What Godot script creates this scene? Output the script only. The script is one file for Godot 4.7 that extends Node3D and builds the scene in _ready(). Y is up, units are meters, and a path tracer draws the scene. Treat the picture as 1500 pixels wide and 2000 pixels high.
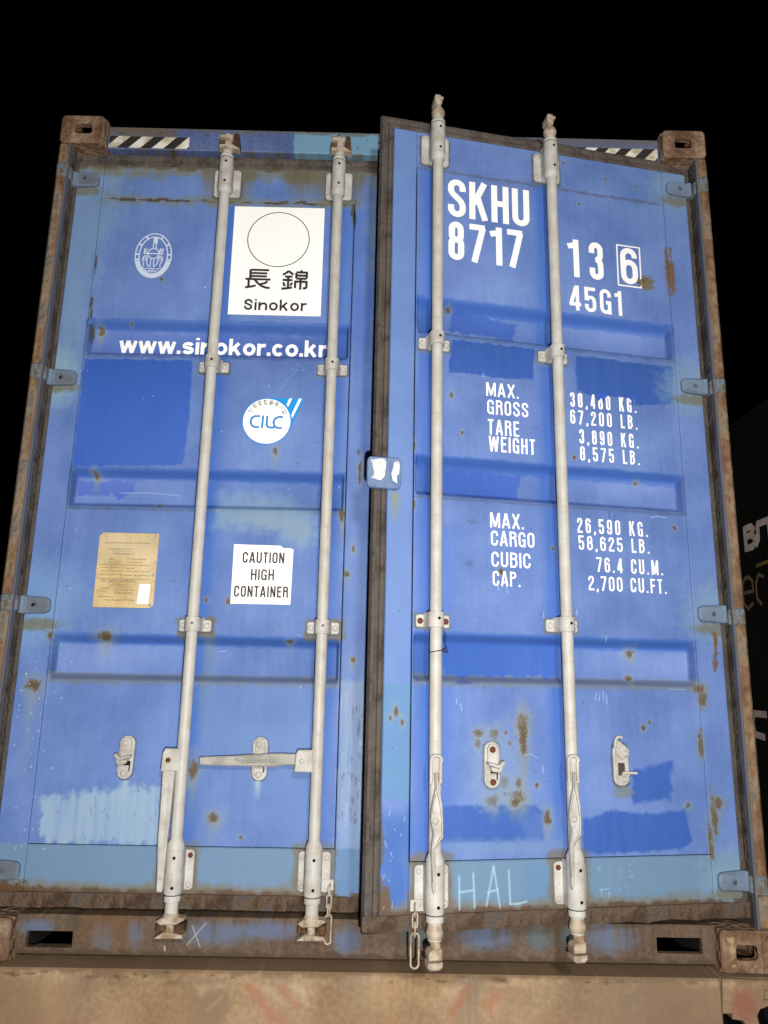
extends Node3D
# A shipping container's door end at night, lit from the photographer's side. Units are metres, y up.
# The container's outer end face is z = 0, its floor line y = 0, its middle x = 0.

const XH := 0.735           # small letters against capitals
const GAIN := 0.78          # paint seen in the photograph -> the paint's own colour
var mats := {}
var names := {}
var NF: PackedByteArray     # fine, coarse, streaked and cellular noise, 512 x 512
var NC: PackedByteArray
var NS: PackedByteArray
var rng := RandomNumberGenerator.new()


func v(x: float, y: float) -> Vector2:
	return Vector2(x, y)


func w3(x: float, y: float, z: float) -> Vector3:
	return Vector3(x, y, z)


# ---------------------------------------------------------------- mesh kit
class Shape:
	var st := SurfaceTool.new()
	var xf := Transform3D()
	var win := Rect2()
	var group := 1

	func _init() -> void:
		st.begin(Mesh.PRIMITIVE_TRIANGLES)

	func flat() -> void:
		st.set_smooth_group(-1)

	func soft() -> void:
		group += 1
		st.set_smooth_group(group)

	func vert(p: Vector3) -> void:
		var q := xf * p
		if win.size.x > 0.0:
			st.set_uv(Vector2((q.x - win.position.x) / win.size.x, 1.0 - (q.y - win.position.y) / win.size.y))
		st.add_vertex(q)

	func tri(a: Vector3, b: Vector3, c: Vector3) -> void:      # counter-clockwise seen from outside
		vert(a); vert(c); vert(b)

	func quad(a: Vector3, b: Vector3, c: Vector3, d: Vector3) -> void:
		tri(a, b, c); tri(a, c, d)

	func face(pts: Array, out: Vector3) -> void:               # turned so that it looks along «out»
		var n: Vector3 = (pts[1] - pts[0]).cross(pts[2] - pts[0])
		if n.dot(out) < 0.0:
			pts = pts.duplicate(); pts.reverse()
		for i in range(1, pts.size() - 1):
			tri(pts[0], pts[i], pts[i + 1])

	func box(c: Vector3, s: Vector3, b := 0.0) -> void:
		flat()
		var h := s * 0.5
		for a in 3:
			var u := (a + 1) % 3
			var w := (a + 2) % 3
			for sg in [-1.0, 1.0]:
				var pts := []
				for k in [[-1, -1], [1, -1], [1, 1], [-1, 1]]:
					var p := Vector3()
					p[a] = sg * h[a]; p[u] = k[0] * (h[u] - b); p[w] = k[1] * (h[w] - b)
					pts.append(c + p)
				var o := Vector3(); o[a] = sg
				face(pts, o)
				if b > 0.0:
					for sg2 in [-1.0, 1.0]:
						var e := []
						for k in [[0, -1], [0, 1], [1, 1], [1, -1]]:
							var p := Vector3()
							p[a] = sg * (h[a] - (b if k[0] else 0.0)); p[u] = sg2 * (h[u] - (0.0 if k[0] else b)); p[w] = k[1] * (h[w] - b)
							e.append(c + p)
						var o2 := Vector3(); o2[a] = sg; o2[u] = sg2
						face(e, o2)
		if b > 0.0:
			for x in [-1.0, 1.0]:
				for y in [-1.0, 1.0]:
					for z in [-1.0, 1.0]:
						var k := Vector3(x, y, z)
						face([c + k * (h - Vector3(0, b, b)), c + k * (h - Vector3(b, 0, b)), c + k * (h - Vector3(b, b, 0))], k)

	func inset(poly: Array, d: float) -> Array:
		var r := []
		var n := poly.size()
		for i in n:
			var a: Vector2 = (poly[i] - poly[i - 1]).normalized()
			var b: Vector2 = (poly[(i + 1) % n] - poly[i]).normalized()
			var m := Vector2(-a.y, a.x) + Vector2(-b.y, b.x)
			m = m / maxf(m.length_squared() * 0.5, 0.4)
			r.append(poly[i] + m * d)
		return r

	func ccw(poly: Array) -> Array:
		var s := 0.0
		for i in poly.size():
			var a: Vector2 = poly[i]
			var b: Vector2 = poly[(i + 1) % poly.size()]
			s += a.x * b.y - b.x * a.y
		if s < 0.0:
			poly = poly.duplicate(); poly.reverse()
		return poly

	func cap(poly: Array, z: float, up := true) -> void:
		flat()
		var pk := PackedVector2Array(poly)
		var t := Geometry2D.triangulate_polygon(pk)
		for i in range(0, t.size(), 3):
			var a := Vector3(pk[t[i]].x, pk[t[i]].y, z)
			var b := Vector3(pk[t[i + 1]].x, pk[t[i + 1]].y, z)
			var c := Vector3(pk[t[i + 2]].x, pk[t[i + 2]].y, z)
			face([a, b, c], Vector3(0, 0, 1.0 if up else -1.0))

	func wall(a: Array, za: float, b: Array, zb: float) -> void:   # both loops counter-clockwise, a behind b
		for i in a.size():
			var j := (i + 1) % a.size()
			quad(Vector3(a[i].x, a[i].y, za), Vector3(a[j].x, a[j].y, za), Vector3(b[j].x, b[j].y, zb), Vector3(b[i].x, b[i].y, zb))

	func prism(poly: Array, z0: float, z1: float, bev := 0.0, back := false) -> void:
		poly = ccw(poly)
		flat()
		if bev > 0.0:
			var inn := inset(poly, bev)
			wall(poly, z0, poly, z1 - bev)
			wall(poly, z1 - bev, inn, z1)
			cap(inn, z1)
		else:
			wall(poly, z0, poly, z1)
			cap(poly, z1)
		if back:
			cap(poly, z0, false)

	func ring_plate(outer: Array, inner: Array, z0: float, z1: float, bev := 0.0) -> void:   # loops with as many points each, both counter-clockwise
		flat()
		var oi := inset(outer, bev) if bev > 0.0 else outer
		var n := outer.size()
		for i in n:
			var j := (i + 1) % n
			quad(Vector3(oi[i].x, oi[i].y, z1), Vector3(oi[j].x, oi[j].y, z1), Vector3(inner[j].x, inner[j].y, z1), Vector3(inner[i].x, inner[i].y, z1))
			quad(Vector3(inner[i].x, inner[i].y, z1), Vector3(inner[j].x, inner[j].y, z1), Vector3(inner[j].x, inner[j].y, z0), Vector3(inner[i].x, inner[i].y, z0))
			quad(Vector3(outer[j].x, outer[j].y, z0), Vector3(outer[i].x, outer[i].y, z0), Vector3(inner[i].x, inner[i].y, z0), Vector3(inner[j].x, inner[j].y, z0))
		wall(outer, z0, outer, z1 - bev)
		if bev > 0.0:
			wall(outer, z1 - bev, oi, z1)

	func lathe(prof: Array, at := Vector3(), seg := 22, blend := false) -> void:   # (radius, height) round an upright axis, from bottom to top
		if blend:
			soft()
		for k in prof.size() - 1:
			var a: Vector2 = prof[k]
			var b: Vector2 = prof[k + 1]
			if not blend:
				soft()
			for i in seg:
				var t0 := TAU * i / seg
				var t1 := TAU * (i + 1) / seg
				var d0 := Vector3(sin(t0), 0, cos(t0))
				var d1 := Vector3(sin(t1), 0, cos(t1))
				var y0 := Vector3(0, a.y, 0)
				var y1 := Vector3(0, b.y, 0)
				if a.x > 1e-6 and b.x > 1e-6:
					quad(at + d0 * a.x + y0, at + d1 * a.x + y0, at + d1 * b.x + y1, at + d0 * b.x + y1)
				elif a.x > 1e-6:
					tri(at + d0 * a.x + y0, at + d1 * a.x + y0, at + y1)
				elif b.x > 1e-6:
					tri(at + y0, at + d1 * b.x + y1, at + d0 * b.x + y1)

	func tube(path: Array, r: float, seg := 8, closed := false) -> void:
		soft()
		var rings := []
		var n := path.size()
		var side := Vector3()
		for i in n:
			var a: Vector3 = path[(i - 1 + n) % n] if closed or i > 0 else path[0]
			var b: Vector3 = path[(i + 1) % n] if closed or i < n - 1 else path[n - 1]
			var d := (b - a).normalized()
			if side == Vector3():
				side = d.cross(Vector3(0.13, 0.27, 1)).normalized()
			side = (side - d * side.dot(d)).normalized()
			var up := d.cross(side)
			var ring := []
			for k in seg:
				var t := TAU * k / seg
				ring.append(path[i] + (side * cos(t) + up * sin(t)) * r)
			rings.append(ring)
		for i in (n if closed else n - 1):
			var p: Array = rings[i]
			var q: Array = rings[(i + 1) % n]
			for k in seg:
				var m := (k + 1) % seg
				quad(p[k], p[m], q[m], q[k])
		if not closed:
			flat()
			var e: Array = rings[n - 1]
			for k in range(1, seg - 1):
				tri(rings[0][0], rings[0][k + 1], rings[0][k])
				tri(e[0], e[k], e[k + 1])

	func stud(at: Vector3, r: float, h: float, seg := 12, dome := false) -> void:   # a bolt or rivet head that looks along +z
		flat()
		var loop := []
		for k in seg:
			loop.append(Vector2(at.x, at.y) + Vector2(cos(TAU * k / seg), sin(TAU * k / seg)) * r)
		if dome:
			prism(loop, at.z, at.z + h, minf(h * 0.6, r * 0.4))
		else:
			prism(loop, at.z, at.z + h, h * 0.25)

	# a flat stroke of constant width, as paint or print lies on a surface
	func stroke(pts: Array, wid: float, z: float, closed := false) -> void:
		flat()
		var n := pts.size()
		var l := []
		var r := []
		for i in n:
			var a: Vector2 = pts[i] - pts[(i - 1 + n) % n] if closed or i > 0 else pts[1] - pts[0]
			var b: Vector2 = pts[(i + 1) % n] - pts[i] if closed or i < n - 1 else pts[n - 1] - pts[n - 2]
			a = a.normalized(); b = b.normalized()
			var m := Vector2(-a.y, a.x) + Vector2(-b.y, b.x)
			m = m / maxf(m.length_squared() * 0.5, 0.35)
			l.append(pts[i] + m * wid * 0.5)
			r.append(pts[i] - m * wid * 0.5)
		for i in (n if closed else n - 1):
			var j := (i + 1) % n
			quad(Vector3(r[i].x, r[i].y, z), Vector3(r[j].x, r[j].y, z), Vector3(l[j].x, l[j].y, z), Vector3(l[i].x, l[i].y, z))


func numbered(parent: Node, called: String) -> String:
	var key := str(parent.get_instance_id()) + called
	var n: int = names.get(key, 0)
	names[key] = n + 1
	return called if n == 0 else "%s_%03d" % [called, n]


func obj(called: String, s: Shape, m: Material, parent: Node, s2: Shape = null, m2: Material = null) -> MeshInstance3D:
	var o := MeshInstance3D.new()
	s.st.generate_normals()
	var mesh := s.st.commit()
	mesh.surface_set_material(0, m)
	if s2:
		s2.st.generate_normals()
		s2.st.commit(mesh)
		mesh.surface_set_material(1, m2)
	o.mesh = mesh
	o.name = numbered(parent, called)
	parent.add_child(o, true)
	return o


func again(called: String, o: MeshInstance3D, at: Vector3, parent: Node, turn := 0.0) -> MeshInstance3D:
	var c := MeshInstance3D.new()
	c.mesh = o.mesh
	c.name = numbered(parent, called)
	c.position = at
	c.rotation.z = turn
	parent.add_child(c, true)
	return c


func base(called: String, parent: Node, at := Vector3()) -> Node3D:
	var o := Node3D.new()
	o.name = numbered(parent, called)
	o.position = at
	parent.add_child(o, true)
	return o


func tag(o: Node, label: String, category := "", group := "", kind := "") -> void:
	o.set_meta("label", label)
	if category: o.set_meta("category", category)
	if group: o.set_meta("group", group)
	if kind: o.set_meta("kind", kind)


func round_rect(x0: float, y0: float, x1: float, y1: float, r: float, n := 5) -> Array:
	var p := []
	for c in [[x1 - r, y0 + r, -PI / 2], [x1 - r, y1 - r, 0.0], [x0 + r, y1 - r, PI / 2], [x0 + r, y0 + r, PI]]:
		for k in n + 1:
			var t: float = c[2] + PI / 2 * k / n
			p.append(Vector2(c[0] + cos(t) * r, c[1] + sin(t) * r))
	return p


func ellipse(c: Vector2, rx: float, ry: float, n := 40) -> Array:
	var p := []
	for k in n:
		p.append(c + Vector2(cos(TAU * k / n) * rx, sin(TAU * k / n) * ry))
	return p


func shifted(poly: Array, d: Vector2) -> Array:
	return poly.map(func(q): return q + d)


# ---------------------------------------------------------------- materials
func seen(c: Color) -> Color:
	var l := c.srgb_to_linear()
	return Color(l.r * GAIN, l.g * GAIN, l.b * GAIN).linear_to_srgb()


func noise_bytes(freq: float, octaves: int, sd: int, stretch := Vector2.ONE, kind := FastNoiseLite.TYPE_SIMPLEX_SMOOTH) -> PackedByteArray:
	var f := FastNoiseLite.new()
	f.seed = sd
	f.noise_type = kind
	f.frequency = freq
	f.fractal_octaves = octaves
	var im := f.get_seamless_image(int(512 / stretch.x), int(512 / stretch.y))
	im.convert(Image.FORMAT_L8)
	im.resize(512, 512, Image.INTERPOLATE_CUBIC)
	return im.get_data()


# a tile of mottled paint, rust or dust made of a few colours
func tile(cols: Array, sd: int, contrast := 1.0, specks := 0.0, speck := Color(0.2, 0.14, 0.1), streaked := 0.0, side := 256) -> ImageTexture:
	var px := PackedByteArray()
	px.resize(side * side * 3)
	var o1 := sd * 37
	var o2 := sd * 91
	for j in side:
		for i in side:
			var a := NC[((j + o1) & 511) * 512 + ((i + o2) & 511)] / 255.0
			var b := NF[((j + o2) & 511) * 512 + ((i + o1) & 511)] / 255.0
			var s := NS[((j + o1) & 511) * 512 + ((i + o1) & 511)] / 255.0
			var t := clampf(0.5 + (lerpf(a, s, streaked) - 0.5) * 1.6 * contrast + (b - 0.5) * 0.5 * contrast, 0.0, 0.999) * (cols.size() - 1)
			var c: Color = cols[int(t)].lerp(cols[int(t) + 1], t - int(t))
			if specks > 0.0:
				c = c.lerp(speck, clampf((b * 0.7 + a * 0.5 - 1.0 + specks) * 7.0, 0.0, 0.85))
			c = seen(c)
			var k := (j * side + i) * 3
			px[k] = int(c.r * 255.0); px[k + 1] = int(c.g * 255.0); px[k + 2] = int(c.b * 255.0)
	return ImageTexture.create_from_image(Image.create_from_data(side, side, false, Image.FORMAT_RGB8, px))


func mottled(cols: Array, sd: int, per_m := 2.5, rough := 0.65, contrast := 1.0, specks := 0.0, speck := Color(0.2, 0.14, 0.1), streaked := 0.0, bump := 0.0) -> StandardMaterial3D:
	var m := StandardMaterial3D.new()
	m.albedo_texture = tile(cols, sd, contrast, specks, speck, streaked)
	m.uv1_triplanar = true
	m.uv1_world_triplanar = true
	m.uv1_scale = Vector3.ONE * per_m
	m.roughness = rough
	m.metallic_specular = 0.35
	if bump > 0.0:
		m.normal_enabled = true
		m.normal_texture = mats.bumps
		m.normal_scale = bump
	return m


func plain(c: Color, rough := 0.7, metal := 0.0) -> StandardMaterial3D:
	var m := StandardMaterial3D.new()
	m.albedo_color = seen(c)
	m.roughness = rough
	m.metallic = metal
	m.metallic_specular = 0.35
	return m


# ---------------------------------------------------------------- a painted sheet: what the paint of one surface has been through
class Canvas:
	var w: int
	var h: int
	var x0: float
	var y1: float
	var ppm: float
	var px := PackedFloat32Array()
	var nf: PackedByteArray
	var nc: PackedByteArray
	var ns: PackedByteArray
	var rect: Rect2

	func _init(r: Rect2, dots: float, a: PackedByteArray, b: PackedByteArray, c: PackedByteArray) -> void:
		rect = r; ppm = dots; nf = a; nc = b; ns = c
		w = int(r.size.x * dots); h = int(r.size.y * dots)
		x0 = r.position.x; y1 = r.position.y + r.size.y
		px.resize(w * h * 3)

	func ground(c: Color, mottle := 0.05, grain := 0.03, streak := 0.03, off := 0) -> void:
		var k := 0
		for j in h:
			var ra := ((j >> 1) + off & 511) * 512
			var rb := (j & 511) * 512
			for i in w:
				var t := (nc[ra + ((i >> 1) + off & 511)] - 128) * mottle + (nf[rb + (i & 511)] - 128) * grain + (ns[ra + (i & 511)] - 128) * streak
				t *= 0.0078
				px[k] = c.r + t; px[k + 1] = c.g + t; px[k + 2] = c.b + t * 0.9
				k += 3

	func put(i: int, j: int, c: Color, a: float) -> void:
		var k := (j * w + i) * 3
		px[k] += (c.r - px[k]) * a
		px[k + 1] += (c.g - px[k + 1]) * a
		px[k + 2] += (c.b - px[k + 2]) * a

	func span(xa: float, ya: float, xb: float, yb: float) -> Array:
		return [clampi(int((xa - x0) * ppm), 0, w), clampi(int((y1 - yb) * ppm), 0, h), clampi(int((xb - x0) * ppm) + 1, 0, w), clampi(int((y1 - ya) * ppm) + 1, 0, h)]

	# a brushed patch: a polygon with a soft, ragged edge
	func patch(pts: Array, c: Color, alpha := 1.0, feather := 0.006, rag := 0.02, brush := 0.15) -> void:
		var lo := Vector2(1e9, 1e9)
		var hi := -lo
		for p in pts:
			lo = lo.min(p); hi = hi.max(p)
		var b := span(lo.x - feather - rag, lo.y - feather - rag, hi.x + feather + rag, hi.y + feather + rag)
		var n := pts.size()
		for j in range(b[1], b[3]):
			var y := y1 - (j + 0.5) / ppm
			for i in range(b[0], b[2]):
				var x := x0 + (i + 0.5) / ppm
				var best := 1e9
				var inside := false
				var q := Vector2(x, y)
				var p0: Vector2 = pts[n - 1]
				for e in n:
					var p1: Vector2 = pts[e]
					var d := p1 - p0
					var t := clampf((q - p0).dot(d) / maxf(d.length_squared(), 1e-9), 0.0, 1.0)
					best = minf(best, (q - p0 - d * t).length_squared())
					if (p0.y > y) != (p1.y > y) and x < p0.x + (y - p0.y) / (p1.y - p0.y) * d.x:
						inside = not inside
					p0 = p1
				var sd := sqrt(best) * (1.0 if inside else -1.0)
				var s := ns[(j & 511) * 512 + (i & 511)] / 255.0 - 0.5
				var f := nc[(j * 3 & 511) * 512 + (i * 3 & 511)] / 255.0 - 0.5
				sd += (s * 0.35 + f * 1.2) * rag
				var a := clampf(0.5 + sd / feather, 0.0, 1.0) * alpha * (1.0 - brush + brush * 2.0 * clampf(s + 0.5, 0, 1))
				if a > 0.0:
					put(i, j, c, minf(a, 1.0))

	func rectangle(xa: float, ya: float, xb: float, yb: float, c: Color, alpha := 1.0, fx := 0.004, fy := 0.004, rag := 0.0) -> void:
		var b := span(xa - fx - rag, ya - fy - rag, xb + fx + rag, yb + fy + rag)
		for j in range(b[1], b[3]):
			var y := y1 - (j + 0.5) / ppm
			for i in range(b[0], b[2]):
				var x := x0 + (i + 0.5) / ppm
				var f := (nc[(j * 2 & 511) * 512 + (i * 2 & 511)] / 255.0 - 0.5) * rag * 2.0
				var a := clampf((minf(x - xa, xb - x) + f) / fx + 0.5, 0, 1) * clampf((minf(y - ya, yb - y) + f) / fy + 0.5, 0, 1) * alpha
				if a > 0.0:
					put(i, j, c, a)

	# rust, dirt or bleaching round a spot
	func blot(p: Vector2, rx: float, ry: float, c: Color, alpha := 0.9, rag := 0.8, soft := 0.3) -> void:
		var b := span(p.x - rx * 1.6, p.y - ry * 1.6, p.x + rx * 1.6, p.y + ry * 1.6)
		for j in range(b[1], b[3]):
			var dy := (y1 - (j + 0.5) / ppm - p.y) / ry
			for i in range(b[0], b[2]):
				var dx := (x0 + (i + 0.5) / ppm - p.x) / rx
				var d := sqrt(dx * dx + dy * dy) + ((nf[(j * 2 & 511) * 512 + (i * 2 & 511)] + nc[(j * 4 & 511) * 512 + (i * 4 & 511)]) / 255.0 - 1.0) * rag
				var a := clampf((1.0 - d) / soft + 0.5, 0, 1) * alpha
				if a > 0.0:
					put(i, j, c, a)

	func rust(p: Vector2, rx: float, ry: float, drip := 0.0) -> void:
		blot(p, rx * 2.0, ry * 1.9, Color(0.56, 0.60, 0.62), 0.5, 0.7, 0.9)
		if drip > 0.0:
			streak(p.x, p.y, drip, rx * 1.1, Color(0.55, 0.58, 0.58), 0.6)
		blot(p, rx, ry, Color(0.41, 0.37, 0.30), 0.92, 1.0, 0.35)
		blot(p + Vector2(rx * 0.1, -ry * 0.1), rx * 0.6, ry * 0.6, Color(0.38, 0.29, 0.20), 0.55, 1.6, 0.35)

	func streak(x: float, ytop: float, length: float, half: float, c: Color, alpha := 0.6) -> void:
		var b := span(x - half * 2.5, ytop - length, x + half * 2.5, ytop)
		for j in range(b[1], b[3]):
			var t := (ytop - (y1 - (j + 0.5) / ppm)) / length
			var fade := minf(1.0 - t, t * 12.0 + 0.2) * alpha
			for i in range(b[0], b[2]):
				var d := (x0 + (i + 0.5) / ppm - x) / half
				var a := exp(-d * d) * fade * (0.45 + 1.1 * ns[(j & 511) * 512 + (i * 2 & 511)] / 255.0)
				if a > 0.01:
					put(i, j, c, clampf(a, 0, 1))

	func band(x: float, half: float, ya: float, yb: float, c: Color, alpha: float) -> void:
		var b := span(x - half * 2.2, ya, x + half * 2.2, yb)
		for j in range(b[1], b[3]):
			for i in range(b[0], b[2]):
				var d := (x0 + (i + 0.5) / ppm - x) / half
				var a := exp(-d * d) * alpha * (0.8 + 0.4 * ns[(j & 511) * 512 + (i & 511)] / 255.0)
				if a > 0.01:
					put(i, j, c, minf(a, 1.0))

	func scratch(pts: Array, wid: float, c: Color, alpha := 0.8, broken := 0.4) -> void:
		for e in pts.size() - 1:
			var a: Vector2 = pts[e]
			var d: Vector2 = pts[e + 1] - a
			var b := span(minf(a.x, a.x + d.x) - wid * 2, minf(a.y, a.y + d.y) - wid * 2, maxf(a.x, a.x + d.x) + wid * 2, maxf(a.y, a.y + d.y) + wid * 2)
			for j in range(b[1], b[3]):
				for i in range(b[0], b[2]):
					var q := Vector2(x0 + (i + 0.5) / ppm, y1 - (j + 0.5) / ppm)
					var t := clampf((q - a).dot(d) / maxf(d.length_squared(), 1e-9), 0, 1)
					var k := clampf(1.4 - (q - a - d * t).length() / (wid * 0.5), 0, 1) * alpha
					k *= clampf(1.0 - broken * 2.2 * (nf[(j * 3 & 511) * 512 + (i * 3 & 511)] / 255.0 - 0.2), 0, 1)
					if k > 0.0:
						put(i, j, c, k)

	func texture(gain: float) -> ImageTexture:
		var out := PackedByteArray()
		out.resize(w * h * 3)
		var lut := PackedByteArray()
		lut.resize(1025)
		for i in 1025:
			var l := Color(i / 1024.0, 0, 0).srgb_to_linear().r * gain
			lut[i] = int(clampf(Color(l, 0, 0).linear_to_srgb().r * 255.0 + 0.5, 0, 255))
		for k in out.size():
			out[k] = lut[clampi(int(px[k] * 1024.0), 0, 1024)]
		return ImageTexture.create_from_image(Image.create_from_data(w, h, false, Image.FORMAT_RGB8, out))


func sheet(c: Canvas, rough := 0.62, spec := 0.35, dents := 0.0) -> StandardMaterial3D:
	var m := StandardMaterial3D.new()
	m.albedo_texture = c.texture(GAIN)
	m.texture_repeat = false
	if dents > 0.0:
		m.normal_enabled = true
		m.normal_texture = mats.dents
		m.normal_scale = dents
	m.roughness = rough
	m.metallic_specular = spec
	return m


# ---------------------------------------------------------------- lettering made of strokes
func arc(c: Vector2, rx: float, ry: float, a0: float, a1: float, n := 8) -> Array:
	var p := []
	for k in n + 1:
		var t := deg_to_rad(lerpf(a0, a1, float(k) / n))
		p.append(c + Vector2(cos(t) * rx, sin(t) * ry))
	return p


func bez(a: Vector2, b: Vector2, c: Vector2, d: Vector2, n := 6) -> Array:
	var p := []
	for k in range(1, n + 1):
		p.append(a.bezier_interpolate(b, c, d, float(k) / n))
	return p


# the width of a letter in cap heights, for a normal letter width «f»
func letter_width(ch: String, f: float, s: float) -> float:
	match ch:
		"n", "o", "c", "s", "k": return f * (0.98 if ch != "c" and ch != "s" else 0.92)
		"i": return s
		"r": return f * 0.66
		"w": return f * 1.38
		"1": return s * 1.95
		"I": return s
		".", ",": return s * 1.0
		" ": return f * 0.6
		"M": return f * 1.32
		"W": return f * 1.55
		"A", "V", "X": return f * 1.08
		"T", "L", "F", "E": return f * 0.86
		"K": return f * 1.06
	return f


# centre lines of a tall narrow sans letter: [[points, closed], ...] in a box W wide and 1 high
func letter(ch: String, W: float, s: float) -> Array:
	var h := s * 0.5
	var L := h
	var R := W - h
	var B := h
	var T := 1.0 - h
	var m := W * 0.5
	var r := (W - s) * 0.5
	var ry := r * 1.05
	match ch:
		"o":
			return [[ellipse(v(m, XH * 0.5), r, XH * 0.5 - h * 0.9, 28), true]]
		"c":
			return [[arc(v(m, XH * 0.5), r, XH * 0.5 - h * 0.9, 38, 322, 22), false]]
		"n":
			return [[[v(L, 0), v(L, XH)], false], [[v(L, XH * 0.45)] + bez(v(L, XH * 0.45), v(L + r * 0.2, XH - h * 0.7), v(R, XH - h * 0.2), v(R, XH * 0.58), 10) + [v(R, 0)], false]]
		"i":
			return [[[v(m, 0), v(m, XH)], false], [[v(m, 0.86), v(m, 1.0)], false]]
		"k":
			return [[[v(L, 0), v(L, 1)], false], [[v(R - h * 0.5, XH), v(L + h * 0.4, XH * 0.36)], false], [[v(m * 0.85, XH * 0.58), v(R - h * 0.1, 0)], false]]
		"r":
			return [[[v(L, 0), v(L, XH)], false], [[v(L, XH * 0.45)] + bez(v(L, XH * 0.45), v(L, XH - h * 1.3), v(m, XH - h), v(W, XH - h * 1.02), 8), false]]
		"s":
			var q := XH
			return [[arc(v(m, q - h * 0.9 - q * 0.20), r * 0.95, q * 0.20, 15, 180, 8) + bez(v(m - r * 0.95, q * 0.68), v(m - r * 0.9, q * 0.47), v(m + r, q * 0.56), v(m + r, q * 0.31), 8) + arc(v(m, h * 0.9 + q * 0.20), r, q * 0.20, -10, -165, 8), false]]
		"w":
			return [[[v(h * 0.8, XH), v(W * 0.28, 0)], false], [[v(W * 0.28, 0), v(m, XH)], false], [[v(m, XH), v(W * 0.72, 0)], false], [[v(W * 0.72, 0), v(W - h * 0.8, XH)], false]]
		"0", "O":
			return [[arc(v(m, T - ry), r, ry, 0, 180) + arc(v(m, B + ry), r, ry, 180, 360), true]]
		"C":
			return [[[v(R, 0.66)] + arc(v(m, T - ry), r, ry, 0, 180) + arc(v(m, B + ry), r, ry, 180, 360) + [v(R, 0.35)], false]]
		"G":
			return [[[v(R, 0.68)] + arc(v(m, T - ry), r, ry, 0, 180) + arc(v(m, B + ry), r, ry, 180, 360) + [v(R, 0.46), v(m * 1.05, 0.46)], false], [[v(R, 0.0), v(R, 0.2)], false]]
		"U":
			return [[[v(L, 1)] + arc(v(m, B + ry), r, ry, 180, 360) + [v(R, 1)], false]]
		"S":
			return [[[v(R, 0.69)] + arc(v(m, T - ry), r, ry, 0, 180) + [v(L, 0.72)] + bez(v(L, 0.72), v(L, 0.55), v(R, 0.5), v(R, 0.28), 8) + arc(v(m, B + ry), r, ry, 0, -180) + [v(L, 0.32)], false]]
		"8":
			var rt := r * 0.93
			return [[arc(v(m, T - ry), rt, ry, 0, 180) + arc(v(m, 0.53 + ry * 0.8), rt, ry * 0.8, 180, 360), true], [arc(v(m, 0.53 - ry * 0.8), r, ry * 0.8, 0, 180) + arc(v(m, B + ry), r, ry, 180, 360), true]]
		"3":
			return [[[v(L, 0.70)] + arc(v(m, T - ry), r, ry, 180, 0) + [v(R, 0.68)] + bez(v(R, 0.68), v(R, 0.56), v(m + r * 0.4, 0.53), v(m - r * 0.2, 0.53), 5), false], [bez(v(m, 0.53), v(m + r * 0.7, 0.53), v(R, 0.48), v(R, 0.36), 5) + arc(v(m, B + ry), r, ry, 0, -180) + [v(L, 0.31)], false]]
		"6":
			return [[[v(R, 0.73)] + arc(v(m, T - ry), r, ry, 0, 180) + [v(L, B + ry)], false], [arc(v(m, 0.60 - ry), r, ry, 0, 180) + arc(v(m, B + ry), r, ry, 180, 360), true]]
		"9":
			return [[[v(L, 0.27)] + arc(v(m, B + ry), r, ry, 180, 360) + [v(R, T - ry)], false], [arc(v(m, T - ry), r, ry, 0, 180) + arc(v(m, 0.40 + ry), r, ry, 180, 360), true]]
		"1":
			return [[[v(R, 0), v(R, 1)], false], [[v(0, 0.80), v(W - s * 0.9, 0.845)], false]]
		"7":
			return [[[v(0, T), v(W, T)], false], [[v(R + h * 0.35, T), v(W * 0.30, 0)], false]]
		"4":
			return [[[v(W * 0.70, 0), v(W * 0.70, 1)], false], [[v(0, 0.25), v(W, 0.25)], false], [[v(h * 0.75, 0.25), v(W * 0.62, 0.97)], false]]
		"5":
			return [[[v(W * 0.95, T), v(L, T), v(L, 0.46)], false], [[v(L, 0.47)] + bez(v(L, 0.47), v(L + r * 0.5, 0.64), v(R, 0.64), v(R, 0.42), 7) + arc(v(m, B + ry), r, ry, 0, -180) + [v(L, 0.31)], false]]
		"2":
			return [[[v(L, 0.68)] + arc(v(m, T - ry), r, ry, 180, 0) + bez(v(R, T - ry), v(R, 0.50), v(L, 0.40), v(L, B + 0.02), 8), false], [[v(0, B), v(W, B)], false]]
		"K":
			return [[[v(L, 0), v(L, 1)], false], [[v(R - h * 0.1, 1), v(L + h * 0.6, 0.42)], false], [[v(m * 0.92, 0.58), v(R + h * 0.05, 0)], false]]
		"H":
			return [[[v(L, 0), v(L, 1)], false], [[v(R, 0), v(R, 1)], false], [[v(L, 0.51), v(R, 0.51)], false]]
		"N":
			return [[[v(L, 0), v(L, 1)], false], [[v(R, 0), v(R, 1)], false], [[v(L, 0.95), v(R, 0.05)], false]]
		"M":
			return [[[v(L, 0), v(L, 1)], false], [[v(R, 0), v(R, 1)], false], [[v(L + h * 0.3, 1), v(m, 0.06)], false], [[v(R - h * 0.3, 1), v(m, 0.06)], false]]
		"A":
			return [[[v(h * 0.8, 0), v(m - h * 0.15, 1)], false], [[v(W - h * 0.8, 0), v(m + h * 0.15, 1)], false], [[v(W * 0.24, 0.27), v(W * 0.76, 0.27)], false]]
		"V":
			return [[[v(h * 0.8, 1), v(m - h * 0.15, 0)], false], [[v(W - h * 0.8, 1), v(m + h * 0.15, 0)], false]]
		"X":
			return [[[v(h, 0), v(R, 1)], false], [[v(h, 1), v(R, 0)], false]]
		"W":
			return [[[v(h * 0.8, 1), v(W * 0.27, 0)], false], [[v(W * 0.27, 0), v(m, 0.95)], false], [[v(m, 0.95), v(W * 0.73, 0)], false], [[v(W * 0.73, 0), v(W - h * 0.8, 1)], false]]
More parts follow.
